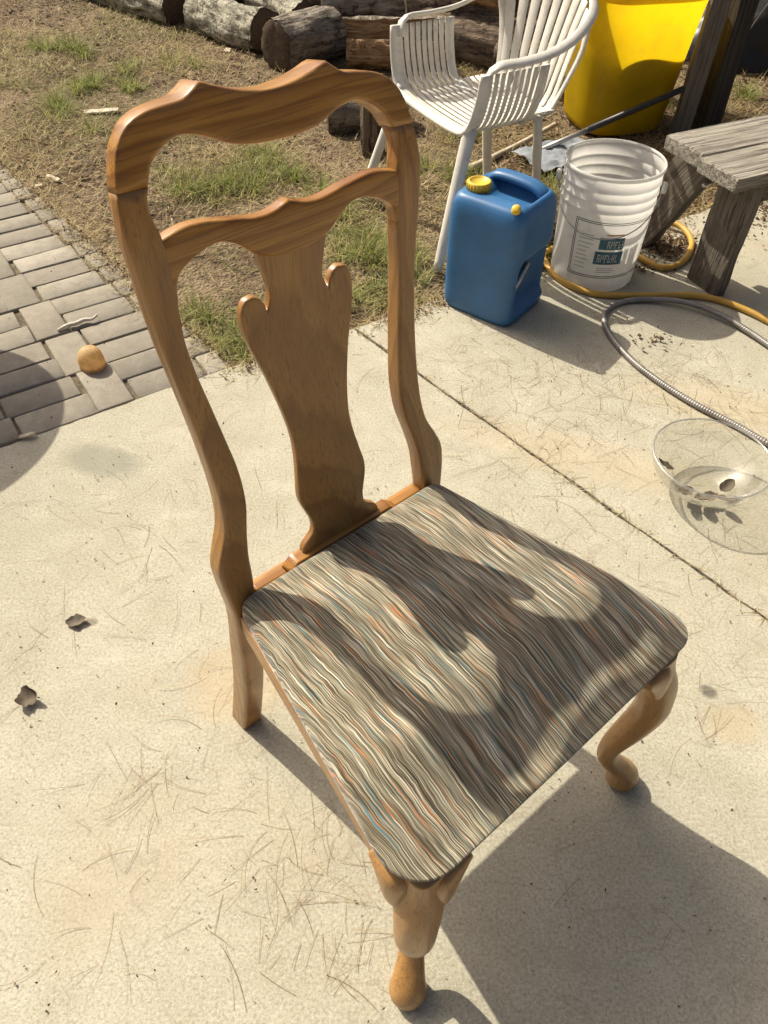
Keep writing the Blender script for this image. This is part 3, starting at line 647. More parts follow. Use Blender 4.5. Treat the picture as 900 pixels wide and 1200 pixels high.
for i in range(3): patch(mb, R(6), R(6+rr.uniform(16, 30)), .072+.007*i, .0745+.007*i, .001)
tag(link('small_print', mb.mesh('small_print'), M['grey'], BK), kind='stuff')
mb = MB(); patch(mb, R(10), R(32), .195, .2005, .001); link('orange_print', mb.mesh('orange_print'), M['orangeprint'], BK)
for s_ in (-1, 1):
    ear = MB(); a = VC+s_*R(86); c = Vector((.1495*math.cos(a), .1495*math.sin(a), .306)); d = Vector((math.cos(a), math.sin(a), 0))
    tube([c, c+d*.012, c+d*.016], [.017, .017, .010], 14, mb=ear)
    link('handle_ear', ear.mesh('handle_ear'), M['bucket'], BK)
bail = []
for i in range(41):
    t = i/40; a = VC+R(-86)+R(172)*t; z = .306-.118*math.sin(math.pi*t)**.75; r = cone_r(z)+.010; bail.append((r*math.cos(a), r*math.sin(a), z))
link('handle_wire', tube(bail, .0018, 6).mesh('handle_wire'), M['wire'], BK)

# ------------------------------------------------------------------ blue jug
JG = empty('water_jug', (.330, 2.137, 0), R(-37.5), 'blue plastic jerry can with yellow caps, standing in front of the white garden chair', 'jug')
def jug():
    lx, ly, hz = .124, .114, .355; n = 96; v = []; f = []
    def ring(sx, sy, z, e=6.0, notch=0.0):
        for k in range(n):
            a = 2*math.pi*(k+.5)/n; c, s_ = math.cos(a), math.sin(a); x = sx*math.copysign(abs(c)**(2/e), c); y = sy*math.copysign(abs(s_)**(2/e), s_)
            # recess for the folded spout in the right hand side, wide at the bottom
            if notch > 0 and x > sx*.8: x -= notch*math.exp(-((y-.015)/.088)**8)
            v.append((x, y, z))
    zs = [(.0, .90), (.004, .955), (.012, .985), (.03, 1.0), (.036, 1.0), (.045, 1.0), (.055, 1.0), (.08, 1.0), (.11, 1.0), (.14, 1.0), (.165, 1.0), (.178, 1.0), (.19, 1.0), (.203, 1.0), (.215, 1.0), (.24, 1.0), (.27, 1.0), (.30, .997), (.32, .985), (.335, .955), (.345, .915), (.352, .86), (.355, .80)]
    for z, s_ in zs:
        nt = .046*float(sstep(.035, .06, z)*(1-sstep(.165, .215, z))); bulge = 1+.012*math.sin(math.pi*min(1, z/.33)); ring(lx*s_*bulge, ly*s_*bulge, z, 6.5, nt)
    m_ = len(zs)
    for i in range(m_-1):
        for k in range(n): f.append((i*n+k, i*n+(k+1) % n, (i+1)*n+(k+1) % n, (i+1)*n+k))
    # closed top with a sunken well around the handle
    k0 = (m_-1)*n; prev = k0
    for sc in (.75, .6, .45, .3, .15):
        base = len(v)
        for k in range(n):
            q = v[k0+k]; x, y = q[0]*sc, q[1]*sc; dz = -.034*float(sstep(-.085, -.045, x)*(1-sstep(.085, .10, x))*(1-sstep(.040, .062, abs(y-.015)))); v.append((x, y, .3555+dz))
        for k in range(n): f.append((prev+k, prev+(k+1) % n, base+(k+1) % n, base+k))
        prev = base
    v.append((0, 0, .3215)); c_ = len(v)-1
    for k in range(n): f.append((prev+k, prev+(k+1) % n, c_))
    f.append(tuple(range(n))[::-1]); return mesh('jug_body', v, f)
link('body', jug(), M['blue'], JG)
hp = catmull([Vector(p) for p in [(-.092, .070, .325), (-.084, .068, .348), (-.060, .066, .361), (0, .064, .364), (.055, .062, .360), (.088, .060, .346), (.100, .060, .320)]], .008)
link('handle', ribbon(hp, Vector((0, 1, 0)), .046, .024).mesh('jug_handle'), M['blue'], JG)
hp2 = [Vector((-.05, -.060, .352)), Vector((0, -.062, .356)), Vector((.06, -.062, .352))]
capc = (-.066, -.040)
cp = lathe([(.0, .350), (.034, .350), (.034, .374), (.032, .377), (.027, .378), (.026, .375), (0, .375)], 40, center=capc); link('screw_cap', cp.mesh('screw_cap'), M['yellowcap'], JG)
rg = MB()
for k in range(22):
    a = 2*math.pi*k/22; c = Vector((capc[0]+.0345*math.cos(a), capc[1]+.0345*math.sin(a), 0)); tube([c+Vector((0, 0, .353)), c+Vector((0, 0, .373))], .0016, 5, mb=rg)
link('cap_ridges', rg.mesh('cap_ridges'), M['yellowcap'], JG)
vcm = MB(); tube([Vector((.082, -.080, .340)), Vector((.086, -.088, .352)), Vector((.089, -.094, .362)), Vector((.090, -.096, .364))], [.013, .0135, .0125, .006], 18, mb=vcm); link('vent_cap', vcm.mesh('vent_cap'), M['yellowcap'], JG)
mb = MB(); mb.add([(.0815, -.045, .075), (.0815, .045, .075), (.0815, .045, .165), (.0815, -.045, .165)], [(0, 1, 2, 3)]); lb = mb
v = []
for (y, z) in ((-.055, .068), (.062, .068), (.062, .160), (-.055, .160)): v.append((.0765, y, z))
link('paper_label', mesh('paper_label', v, [(0, 1, 2, 3)]), M['paperlabel'], JG, smooth=False)
sp_ = MB(); tube([Vector((.086, -.045, .075)), Vector((.088, .030, .150))], .008, 8, mb=sp_); link('spout', sp_.mesh('spout'), M['alu'], JG)

# ------------------------------------------------------------------ yellow bin
BN = empty('yellow_bin', (.985, 3.64, 0), 0, 'tall tapered yellow plastic tub behind the white bucket', 'bin')
def bin_body():
    prof = [(.150, .012), (.176, .004), (.188, .012), (.194, .035), (.204, .12), (.230, .36), (.249, .505), (.261, .507), (.265, .515), (.263, .530), (.255, .533), (.250, .527)]
    n = 80; v = []; f = []
    for r, z in prof:
        for k in range(n):
            a = 2*math.pi*(k+.5)/n; e = 3.2; c, s_ = math.cos(a), math.sin(a); q = (abs(c)**e+abs(s_)**e)**(-1/e); v.append((r*q*c, r*q*s_, z))
    for i in range(len(prof)-1):
        for k in range(n): f.append((i*n+k, i*n+(k+1) % n, (i+1)*n+(k+1) % n, (i+1)*n+k))
    f += [tuple(range(n))[::-1]]
    return mesh('bin_body', v, f)
o = link('body', bin_body(), M['yellowbin'], BN); o.rotation_euler = (0, 0, R(12))
fill = [(0, .335), (.10, .345), (.19, .325), (.222, .315), (.218, .30), (.192, .10), (.184, .03), (0, .025)]  # added unseen fill, blocks sun inside the lower part of the tub
link('light_block_fill', lathe([(r*1.0, z) for r, z in fill], 64).mesh('bin_light_block'), M['soil'], BN)
for s_ in (0, 1):
    hd = MB(); a = R(12)+(math.pi if s_ == 0 else 0); c = Vector((math.cos(a), math.sin(a), 0)); t = Vector((-math.sin(a), math.cos(a), 0))
    tube(catmull([c*.243+t*-.07+Vector((0, 0, .50)), c*.275+t*-.06+Vector((0, 0, .49)), c*.285+Vector((0, 0, .485)), c*.275+t*.06+Vector((0, 0, .49)), c*.243+t*.07+Vector((0, 0, .50))], .015), .013, 10, mb=hd)
    link('handle', hd.mesh('bin_handle'), M['yellowbin'], BN)

# ------------------------------------------------------------------ bench and posts
BE = empty('wooden_bench', (.96, 2.10, 0), R(26), 'weathered grey wooden bench with splayed board legs at the right edge', 'bench')
def board(name, size, a, b, mat, parent, wdir, seed=0):
    """board running from a to b; size (length ignored, width, thickness); wdir = direction of its width"""
    a, b = Vector(a), Vector(b); d = (b-a).normalized(); w = Vector(wdir); w = (w-d*w.dot(d)).normalized(); n = d.cross(w)
    L_ = (b-a).length; me = rbox(name, (size[0], size[1], L_), .005, 2, .0025, seed, 10); o = link(name, me, mat, parent, smooth=False)
    mt = Matrix((w, n, d)).transposed().to_4x4(); mt.translation = a; o.matrix_local = mt; return o
for i in range(2): board('seat_plank', (.160, .042), (-.005+.02*i, .082+.168*i, .389), (1.45, .082+.168*i, .389), M['legboard'] if False else M['bench'], BE, (0, 1, 0), 30+i)
for o in [c for c in COL.objects if c.parent == BE]:
    o.data.materials.clear(); o.data.materials.append(mat_weathered('weathered_seat_plank', axis=2))
for x in (.125, 1.25):
    board('leg', (.135, .040), (x, .10, .0), (x-.01, .085, .366), M['legboard'], BE, (0, 1, 0), 41); board('leg', (.135, .040), (x-.0, .46, .0), (x-.02, .245, .366), M['legboard'], BE, (0, 1, 0), 43)
    board('cross_brace', (.085, .038), (x+.04, .03, .345), (x+.04, .31, .345), M['legboard'], BE, (0, 0, 1), 44)
mb = MB(); tube([Vector((.102, .19, .305)), Vector((.074, .19, .300))], .006, 8, mb=mb); link('bolt', mb.mesh('bolt'), M['alu'], BE)
TB = empty('work_table', (1.375, 3.50, 0), R(26), 'dark weathered wooden work table whose leg stands right of the yellow tub', 'table')
for (x, y) in ((0, .02), (1.1, .02), (0, .62), (1.1, .62)): board('leg', (.10, .085), (x, y, 0), (x, y, .757), M['post'], TB, (1, 0, 0), 51)
for i in range(5): board('top_plank', (.142, .035), (-.12, -.02+.146*i, .776), (1.25, -.02+.146*i, .776), M['post'], TB, (0, 1, 0), 60+i)
LP = empty('leaning_plank', (1.235, 3.44, 0), 0, 'narrow weathered plank standing upright between yellow tub and table leg', 'plank')
board('board', (.085, .030), (0, 0, 0), (.035, -.02, 1.05), M['legboard'], LP, (1, .2, 0), 71)
PO = empty('pole', (.60, 3.25, .012), 0, 'black handled pole with bare metal lower end, lying in front of the yellow tub', 'pole')
pa, pb = Vector((0, 0, 0)), Vector((.585, .135, .205)); link('shaft', tube([pa, pa.lerp(pb, .36)], .010, 12).mesh('shaft'), M['alu'], PO); link('grip', tube([pa.lerp(pb, .3602), pb], .0125, 12).mesh('grip'), M['pole'], PO)
stk = tube([Vector((x, y, .014+.006*math.sin(x*9))) for x, y in zip(np.linspace(.283, .724, 10), np.linspace(3.038, 3.543, 10))], list(np.linspace(.014, .010, 10)), 9)
tag(link('stick', stk.mesh('stick'), M['stick']), 'pale straight stick on the soil under the white garden chair', 'stick')

# ------------------------------------------------------------------ hoses
def ground_path(P, z, step=.01): return catmull([Vector((x, y, z if len(q) == 0 else q[0])) for x, y, *q in P], step)
yl = [(.70, 2.62, .02), (.78, 2.63, .015), (.865, 2.629, .016), (.952, 2.651, .02), (1.034, 2.609, .022), (1.048, 2.499, .016), (.984, 2.377, .012), (.91, 2.341, .0105), (.855, 2.40, .0105), (.80, 2.47, .0105), (.72, 2.50, .0105), (.60, 2.48, .0105), (.53, 2.42, .0105), (.529, 2.35, .0105), (.558, 2.262, .0105), (.618, 2.195, .0105), (.694, 2.168, .0105), (.829, 2.167, .0105), (.975, 2.17, .0105), (1.08, 2.12, .0105), (1.19, 1.99, .0105), (1.32, 1.75, .0105)]
tag(link('garden_hose', tube(ground_path(yl, .0105, .012), .0098, 12).mesh('garden_hose'), M['orangehose']), 'orange yellow garden hose looping beside the bucket and running along its foot', 'hose')
ms = [(1.25, 1.30), (1.10, 1.37), (.981, 1.470), (.915, 1.545), (.825, 1.636), (.746, 1.743), (.694, 1.842), (.661, 1.960), (.664, 2.050), (.697, 2.106), (.757, 2.138), (.84, 2.140, .014), (.929, 2.115, .02), (1.018, 2.05, .018), (1.083, 1.97, .012), (1.16, 1.83), (1.27, 1.62)]
mp = ground_path(ms, .0092, .0024)
tag(link('metal_hose', tube(mp, [.0086+(.0012 if (i//1) % 3 == 0 else -.0004) for i in range(len(mp))], 9).mesh('metal_hose'), M['steel']), 'grey ribbed metal garden hose curving over the concrete beside the glass bowl', 'hose')

# ------------------------------------------------------------------ glass bowl with dead leaves
GB = empty('glass_bowl', (.760, 1.318, .0015), 0, 'clear round glass bowl with dead leaves inside, beside the grey metal hose', 'bowl')
bp = [(0, .004), (.03, .003), (.046, .0), (.052, .004), (.072, .016), (.100, .036), (.120, .058), (.131, .080), (.1345, .098), (.1355, .104)]
link('body', lathe([(q.x, q.y) for q in catmull([Vector((a, b, 0)) for a, b in bp], .006)], 80).mesh('bowl_body'), M['glass'], GB)
link('rim', tube([Vector((.1345*math.cos(a), .1345*math.sin(a), .1045)) for a in np.linspace(0, 2*math.pi, 90, endpoint=False)], .0026, 8, closed=True).mesh('bowl_rim'), M['rimglass'], GB)
def leaf_mesh(name, ln, wd, curl, seed, seg=8):
    """one dead leaf: lobed outline, creased along the midrib, curled"""
    rr = random.Random(seed); v = []; f = []
    for i in range(seg+1):
        t = i/seg; w = wd*.5*math.sin(math.pi*min(.999, t*.92+.06))**.8*(1+.10*math.sin(t*9+seed)); a = curl*(t-.4)
        x = ln*(math.sin(a)/max(curl, .01)); z = ln*(1-math.cos(a))/max(curl, .01)
        for s in (-1, -.5, 0, .5, 1): v.append((x, s*w, z+abs(s)*w*(.45+.25*rr.uniform(-1, 1))))
    for i in range(seg):
        for k in range(4): f.append((i*5+k, i*5+k+1, (i+1)*5+k+1, (i+1)*5+k))
    return mesh(name, v, f)
def settle(o):
    z = min((o.matrix_basis.to_3x3() @ vv.co).z for vv in o.data.vertices); return z
lf = [(.05, -.02, 40, .055, .03), (-.055, -.055, 130, .05, .028), (-.02, -.062, 80, .05, .03), (.0, -.05, 10, .045, .026), (-.085, .03, 60, .05, .024), (-.045, -.035, 200, .045, .028), (.03, -.066, 160, .04, .022)]
for i, (x, y, a, ln, wd) in enumerate(lf):
    o = link('dead_leaf', leaf_mesh('dead_leaf', ln, wd, 1.3, i), M['leafthing']); rr_ = math.hypot(x, y); zb = float(np.interp(rr_, [0, .045, .07, .098, .117, .13], [.0085, .009, .021, .040, .062, .085]))
    o.location = (.760+x, 1.318+y, zb+.009); ta = math.atan2(y, x); o.rotation_euler = (R(8), -.35 if rr_ > .06 else 0, ta if rr_ > .06 else R(a))
    tag(o, ['dead leaf at the right of the pile inside the glass bowl', 'dead leaf at the lower left inside the glass bowl', 'dead leaf left of centre on the floor of the glass bowl', 'dead leaf in the middle of the pile in the glass bowl', 'brown dead leaf stuck high on the left side inside the glass bowl', 'dead leaf standing alone behind the others in the glass bowl', 'dead leaf nearest the front wall inside the glass bowl'][i], 'leaf', 'dead leaves in the glass bowl')

# ------------------------------------------------------------------ small things lying about
def place(o, x, y, z, rz, label, cat, group=None): o.location = (x, y, z); o.rotation_euler = (0, 0, rz); tag(o, label, cat, group); return o
capp = [(.0, .060), (.008, .0595), (.018, .056), (.027, .048), (.033, .036), (.0355, .022), (.0355, .010), (.0345, .003), (.0365, .0), (.0350, -.0005), (.0325, .003), (.0325, .012)]
cm = lathe([(q.x, q.y) for q in catmull([Vector((a, b, 0)) for a, b in capp], .003)], 48)
cm.v = [(x*(1+.05*float(vnoise(x*45, y*45, z*45, 6))), y*(1+.07*float(vnoise(x*45, y*45, z*45, 8))), z*(1+.05*float(vnoise(x*60, y*60, 2, 3)))) for x, y, z in cm.v]
ob = place(link('cap', cm.mesh('cap'), M['peach']), -.826, 1.772, .0015, .4, 'small pale amber dome shaped cap lying on the brick paving', 'cap')
o = link('dead_leaf', leaf_mesh('dead_leaf', .062, .040, 3.6, 21, 14), M['leafthing']); place(o, -.668, .722, .004, R(60), 'curled dark brown leaf lying alone on the concrete left of the chair', 'leaf', 'leaves on the concrete')
o = link('dead_leaf', leaf_mesh('dead_leaf', .045, .028, 1.2, 23), M['leafthing']); place(o, -.63, .902, .003, R(10), 'flat crumbled olive brown leaf on the concrete behind the curled one', 'leaf', 'leaves on the concrete')
tw = MB(); tpth = catmull([Vector(p) for p in [(-.065, -.012, .004), (-.035, .002, .008), (-.01, .004, .010), (.012, .018, .010), (.035, .014, .012), (.050, .030, .014)]], .004)
tube(tpth, [.0035+.0030*math.sin(math.pi*min(1, i/len(tpth)*1.1)) for i in range(len(tpth))], 7, mb=tw)
place(link('twig', tw.mesh('twig'), M['bone']), -.915, 1.965, .001, R(14), 'short bleached twig lying on the brick paving behind the amber cap', 'twig')
def chip(x, y, ln, wd, rz, label, base=None, seed=0):
    z = float(soil_z(np.array([x]), np.array([y]))[0]) if base is None else base
    me = rbox('wood_chip', (ln, wd, .008), .0015, 1, .003, seed, 4); o = link('wood_chip', me, M['chip'], smooth=False); place(o, x, y, z+.004, rz, label, 'wood chip', 'wood chips'); o.rotation_euler = (.05, -.06, rz)
chip(-1.313, 2.995, .085, .016, R(-38), 'longer pale wood chip on the dry grass beside the brick border', None, 1); chip(-1.36, 2.93, .04, .016, R(10), 'short pale wood chip next to the brick border', None, 2)
chip(-1.29, 3.64, .15, .034, R(6), 'largest bleached wood chip on the grass, left of the chair top', None, 3); chip(-.854, 4.50, .05, .03, R(80), 'upright pale splinter on the soil in front of the pale logs', None, 4)
chip(-.908, 1.465, .040, .009, R(18), 'thin pale chip lying in the round shadow on the paving', .001, 5); chip(.498, 3.95, .20, .05, R(-35), 'split pale wood piece behind the white garden chair', None, 6)
bm = bmesh.new(); bmesh.ops.create_grid(bm, x_segments=24, y_segments=16, size=.5)
for v in bm.verts: v.co = Vector((v.co.x*.34, v.co.y*.22, .02+.035*abs(float(fbm(v.co.x*5, v.co.y*5, 0, 3, 8)))))
o = place(link('rag', bm_mesh('rag', bm), M['rag']), .70, 3.22, .0, R(30), 'crumpled grey blue sheet on the soil beneath the pole', 'rag')

# ------------------------------------------------------------------ logs
def log(x, y, ax, ln, r, bark, label, z=None, tilt=0.0, seed=0, cutm='cutdark', split=False, name='log', cat='log'):
    """a bark covered log lying along ax (degrees); both sawn ends are parts; split=True leaves only the upper half with a pale split face"""
    zg = float(soil_z(np.array([x]), np.array([y]))[0]) if z is None else z
    L = empty(name, (x, y, zg+r*.93), 0, label, cat, 'logs behind the grass'); L.rotation_mode = 'XYZ'
    d = Vector((math.cos(R(ax))*math.cos(R(tilt)), math.sin(R(ax))*math.cos(R(tilt)), math.sin(R(tilt)))); q = d.to_track_quat('Z', 'Y'); L.rotation_euler = q.to_euler()
    ns, nr = 44, max(10, int(ln/.03)); v = []; th = np.linspace(0, 2*np.pi, ns, endpoint=False); ring_at = []
    for i in range(nr+1):
        z_ = (i/nr-.5)*ln; rr = r*(1+.22*fbm(np.cos(th)*1.6+seed, np.sin(th)*1.6, z_*5, 3, seed)+.13*fbm(np.cos(th)*5, np.sin(th)*5+seed, z_*9, 3, seed+3)+.07*fbm(np.cos(th)*14, np.sin(th)*14+seed, z_*26, 2, seed+5))
        bx, by = r*.25*float(vnoise(z_*2.5, seed)), r*.25*float(vnoise(z_*2.5, seed+9))
        v += [(bx+rr[k]*math.cos(th[k]), by+rr[k]*math.sin(th[k]), z_) for k in range(ns)]
    if split:      # flatten one side into a split face
        pass
    f = [(i*ns+k, i*ns+(k+1) % ns, (i+1)*ns+(k+1) % ns, (i+1)*ns+k) for i in range(nr) for k in range(ns)]
    link('bark', mesh('bark', v, f), M[bark], L)
    for e in (0, 1):
        ring = [Vector(v[e*nr*ns+k]) for k in range(ns)]; c = sum(ring, Vector())/ns; cv = []; 
        for s_ in (1.0, .92, .6, .3):
            for k, p in enumerate(ring): q_ = c+(p-c)*s_*.985; q_.z += (1 if e else -1)*(.004 if s_ < .95 else -.004)+.003*float(vnoise(q_.x*60, q_.y*60, seed)); cv.append(q_)
        cv.append(c+Vector((0, 0, .005 if e else -.005))); cf = [(a*ns+k, a*ns+(k+1) % ns, (a+1)*ns+(k+1) % ns, (a+1)*ns+k) for a in range(3) for k in range(ns)]+[(3*ns+k, 3*ns+(k+1) % ns, 4*ns) for k in range(ns)]
        if not e: cf = [tuple(reversed(t)) for t in cf]
        link('cut_face', mesh('cut_face', cv, cf), M[cutm], L)
    return L
def firewood(x, y, ax, ln, r, bark, label, z=None, roll=0, seed=0):
    """split piece of firewood: a wedge with bark on the round side and two pale split faces"""
    zg = float(soil_z(np.array([x]), np.array([y]))[0]) if z is None else z
    L = empty('firewood', (x, y, zg), 0, label, 'firewood', 'logs behind the grass'); L.rotation_euler = (R(roll), 0, R(ax)); nl = 26
    arc = np.linspace(R(-70), R(70), 17); v = []; f = []
    for i in range(nl+1):
        x_ = (i/nl-.5)*ln
        for a in arc: rr = r*(1+.08*float(fbm(math.sin(a)*3+seed, x_*7, 0, 3, seed))+.05*float(vnoise(a*9, x_*25, seed))); v.append((x_, rr*math.sin(a), rr*math.cos(a)))
    for i in range(nl):
        for k in range(16): f.append((i*17+k, i*17+k+1, (i+1)*17+k+1, (i+1)*17+k))
    link('bark', mesh('bark', v, f), M[bark], L); ap = -.18*r
    for side in (0, 16):
        sv = []; sf = []
        for i in range(nl+1):
            p = Vector(v[i*17+side])
            for t in range(7): q = p.lerp(Vector((p.x, 0, ap)), t/6); q.y += .022*float(vnoise(i*.35, t*1.3, seed+side))*(1 if 0 < t < 6 else 0); q.z += .016*float(vnoise(i*.5, t*2.1, seed+side+4))*(1 if 0 < t < 6 else 0); sv.append(q)
        for i in range(nl):
            for t in range(6): sf.append((i*7+t, (i+1)*7+t, (i+1)*7+t+1, i*7+t+1) if side else (i*7+t, i*7+t+1, (i+1)*7+t+1, (i+1)*7+t))
        link('split_face', mesh('split_face', sv, sf), M['splitwood'], L)
    for e in (0, nl):
        ev = [v[e*17+k] for k in range(17)]+[(v[e*17][0], 0, ap)]; link('cut_face', mesh('cut_face', ev, [tuple(range(18)) if e else tuple(range(18))[::-1]]), M['cutdark'], L, smooth=False)
    return L
log(-1.56, 5.27, 138, .95, .085, 'barkpale', 'long pale barked log lying leftmost at the far edge of the grass', seed=1)
log(-.84, 4.72, 128, .66, .105, 'barkpale', 'thick lichen covered log, second from the left, pointing towards the dining chair', seed=2)
log(-.60, 4.80, 122, .60, .085, 'barkpale', 'pale knobbly log lying close along the right side of the thick lichen log', z=.06, seed=3)
log(-.42, 4.30, 48, .36, .112, 'barkgrey', 'short stout log with a dark sawn end just above the dining chair crest', seed=4)
log(.06, 4.72, 5, .85, .125, 'barkgrey', 'large rough grey log lying across behind the split firewood', z=.05, seed=5)
firewood(.04, 4.44, 4, .64, .125, 'barkgrey', 'split firewood with a pale orange face in front of the large grey log', z=.06, roll=-62, seed=6)
firewood(.03, 4.24, -4, .50, .085, 'barkbrown', 'greyer split firewood lowest in front, just above the dining chair', z=.05, roll=-80, seed=7)
log(-.10, 3.56, 8, .34, .085, 'barkgrey', 'short log with light bark seen through the dining chair back', seed=8)
log(-.06, 3.26, 80, .20, .050, 'barkbrown', 'stub of log standing upright beside the white chair leg', seed=9, tilt=88, z=.045)
log(.42, 4.42, -24, .66, .120, 'barkbrown', 'dark brown log directly behind the white garden chair seat', seed=10)
log(.50, 4.70, 12, .90, .125, 'barkbrown', 'dark brown log lying behind the others, above the white chair', z=.02, seed=11)
firewood(.42, 4.40, -38, .44, .06, 'barkbrown', 'pale ended split piece on top of the dark log behind the white chair', z=.27, roll=-50, seed=12)
log(.72, 4.02, -16, .46, .085, 'barkbrown', 'short dark log between the white chair and the yellow tub', seed=13)
log(-.28, 4.98, 20, .62, .120, 'barkbrown', 'dark log in the shade behind the short stout log', seed=14)
log(-1.02, 5.40, 8, .8, .125, 'barkbrown', 'dark log farthest back behind the leftmost pale log', seed=15)
log(-.30, 5.40, -4, .9, .125, 'barkbrown', 'dark log at the very back of the pile in the middle', z=.08, seed=16)
log(.45, 5.15, 3, .9, .13, 'barkgrey', 'grey log at the very back right of the pile', z=.05, seed=17)
def heap(name, x, y, sx, sy, h, mat, label, cat, seed):
    bm = bmesh.new(); bmesh.ops.create_icosphere(bm, subdivisions=5, radius=1)
    for v in bm.verts:
        c = v.co; k = 1+.30*float(fbm(c.x*1.7+seed, c.y*1.7, c.z*1.7, 3, seed))+.12*abs(float(fbm(c.x*6, c.y*6+seed, c.z*6, 3, seed+2))); v.co = Vector((c.x*k*sx, c.y*k*sy, max(-.02, c.z*k*h)))
    return place(link(name, bm_mesh(name, bm), M[mat]), x, y, -.01, 0, label, cat)
heap('tarp_heap', 2.05, 4.75, .62, .45, .50, 'tarp', 'crumpled black plastic tarp heap, dark in place of shade, in the far right corner behind the bench', 'tarp', 3)  # dark colour of the heap stands in for shade over this corner
wv = [(1.62, 4.15, .02), (1.66, 4.10, .22), (1.72, 4.06, .40), (1.80, 4.05, .55)]
tag(link('wire', tube(catmull([Vector(p) for p in wv], .02), .003, 6).mesh('wire'), M['wire']), 'thin pale wire rising in front of the black tarp heap', 'wire')

# ------------------------------------------------------------------ round patio table out at the left, whose shadow falls on the paving
PT = empty('patio_table', (-1.711, 1.943, 0), 0, 'round patio table at the left whose disc shadow falls on the brick paving', 'table')
link('tabletop', lathe([(0, .678), (.355, .678), (.364, .684), (.364, .694), (.356, .700), (0, .700)], 72).mesh('tabletop'), M['tabletop'], PT)
link('pedestal', lathe([(.030, .03), (.026, .2), (.026, .6), (.06, .677)], 24, caps=True).mesh('pedestal'), M['tabletop'], PT)
link('base', lathe([(0, -.012), (.20, -.012), (.20, .006), (.06, .028), (0, .032)], 40).mesh('base'), M['tabletop'], PT)

# ------------------------------------------------------------------ grass, needles, litter (uncountable: stuff)
def blades(name, P, ang, lean, ln, wd, zbase, curl, mat, label, segs=2):
    """bent blades as quad strips; P (n,2), lean 0 upright .. 1 flat"""
    n = len(P); d = np.stack([np.cos(ang), np.sin(ang)], 1); s = np.stack([-d[:, 1], d[:, 0]], 1); V = []; 
    for k in range(segs+1):
        t = k/segs; a = lean+curl*t; 
        h = ln*t*np.cos(np.clip(a, 0, 1.6)*np.pi/2*.98); o = ln*t*np.sin(np.clip(a, 0, 1.6)*np.pi/2*.98); w = wd*(1-.8*t)*.5
        for sg in (-1, 1): V.append(np.stack([P[:, 0]+d[:, 0]*o+s[:, 0]*w*sg, P[:, 1]+d[:, 1]*o+s[:, 1]*w*sg, zbase+h], 1))
    V = np.stack(V, 1).reshape(-1, 3); b = np.arange(n)[:, None]*(2*(segs+1)); F = np.concatenate([b+np.array([[2*k, 2*k+1, 2*k+3, 2*k+2]]) for k in range(segs)], 0)
    o = link(name, mesh_np(name, V, F), mat); tag(o, label, kind='stuff'); return o
def scatter(n, x0, x1, y0, y1, dens=None, edge=-.03):
    x = rng.uniform(x0, x1, n); y = rng.uniform(y0, y1, n); k = beyond(x, y) > edge+.05*vnoise(x*9, y*9, 0, 4)
    if dens is not None: k &= rng.uniform(0, 1, n) < dens(x, y)
    return np.stack([x[k], y[k]], 1)
# lying straw
thatch = lambda x, y: np.clip(.36+1.8*fbm(x*2.2, y*2.2, 0, 3, 12), .05, 1)*np.where(x > .75, .55, 1)*np.where((y > 4.6), .5, 1)
P = scatter(150000, -2.6, 2.6, 1.7, 6.0, thatch); n = len(P); zb = soil_z(P[:, 0], P[:, 1])
blades('dry_grass', P, rng.uniform(0, 2*np.pi, n), rng.uniform(.55, .97, n), rng.uniform(.025, .085, n), rng.uniform(.0016, .0038, n), zb+.003+rng.uniform(0, .012, n), rng.uniform(-.1, .25, n), M['straw'], 'flattened dry straw coloured grass over the yard soil')
# short greener growth everywhere it still lives, and dense tufts
T = [(-.71, 2.944), (-.584, 2.986), (-.451, 2.99), (-.349, 2.956), (-.62, 2.91), (-1.205, 3.471), (-1.517, 3.98), (-1.575, 4.412), (-.508, 1.90), (-.557, 1.965), (-.157, 2.406), (-.072, 2.466), (-.041, 2.353), (-.537, 3.145), (-1.725, 4.473), (-1.254, 3.99), (-.23, 2.647), (-.857, 3.484), (-1.52, 3.655), (-.44, 1.80), (.2, 3.05), (.269, 3.433), (.44, 3.731), (-1.778, 3.969), (-.93, 3.051), (.531, 2.42), (-.40, 1.83), (-.2, 2.2), (.05, 2.2), (-1.1, 4.3), (-1.4, 4.2), (.55, 2.9), (-.36, 1.98), (1.25, 3.7), (1.7, 4.0)]
tp = []; ta_ = []
for (x, y) in T:
    for q in range(rng.integers(3, 7)):
        cx, cy = x+rng.normal(0, .07), y+rng.normal(0, .06); k = rng.integers(35, 80); a = rng.uniform(0, 2*np.pi, k); rad = np.abs(rng.normal(0, .03, k)); tp.append(np.stack([cx+rad*np.cos(a), cy+rad*np.sin(a)], 1)); ta_.append(a+rng.normal(0, .5, k))
tp = np.concatenate(tp); ta_ = np.concatenate(ta_); k = beyond(tp[:, 0], tp[:, 1]) > -.015; tp, ta_ = tp[k], ta_[k]; n = len(tp)
blades('green_grass', tp, ta_, rng.uniform(.08, .6, n), rng.uniform(.035, .10, n), rng.uniform(.0022, .0042, n), soil_z(tp[:, 0], tp[:, 1]), rng.uniform(.1, .6, n), M['green'], 'tufts of living green grass among the dry straw', 3)
gd = lambda x, y: np.clip(.10+1.8*fbm(x*1.3, y*1.3, 0, 3, 31), 0.04, .8)*np.where(x > .3, .25, 1)
P = scatter(95000, -2.6, 2.4, 1.8, 5.6, gd); n = len(P)
blades('green_grass', P, rng.uniform(0, 2*np.pi, n), rng.uniform(.25, .85, n), rng.uniform(.02, .055, n), rng.uniform(.0018, .0034, n), soil_z(P[:, 0], P[:, 1]), rng.uniform(.1, .5, n), M['green'], 'sparse short olive grass growing through the straw', 2)
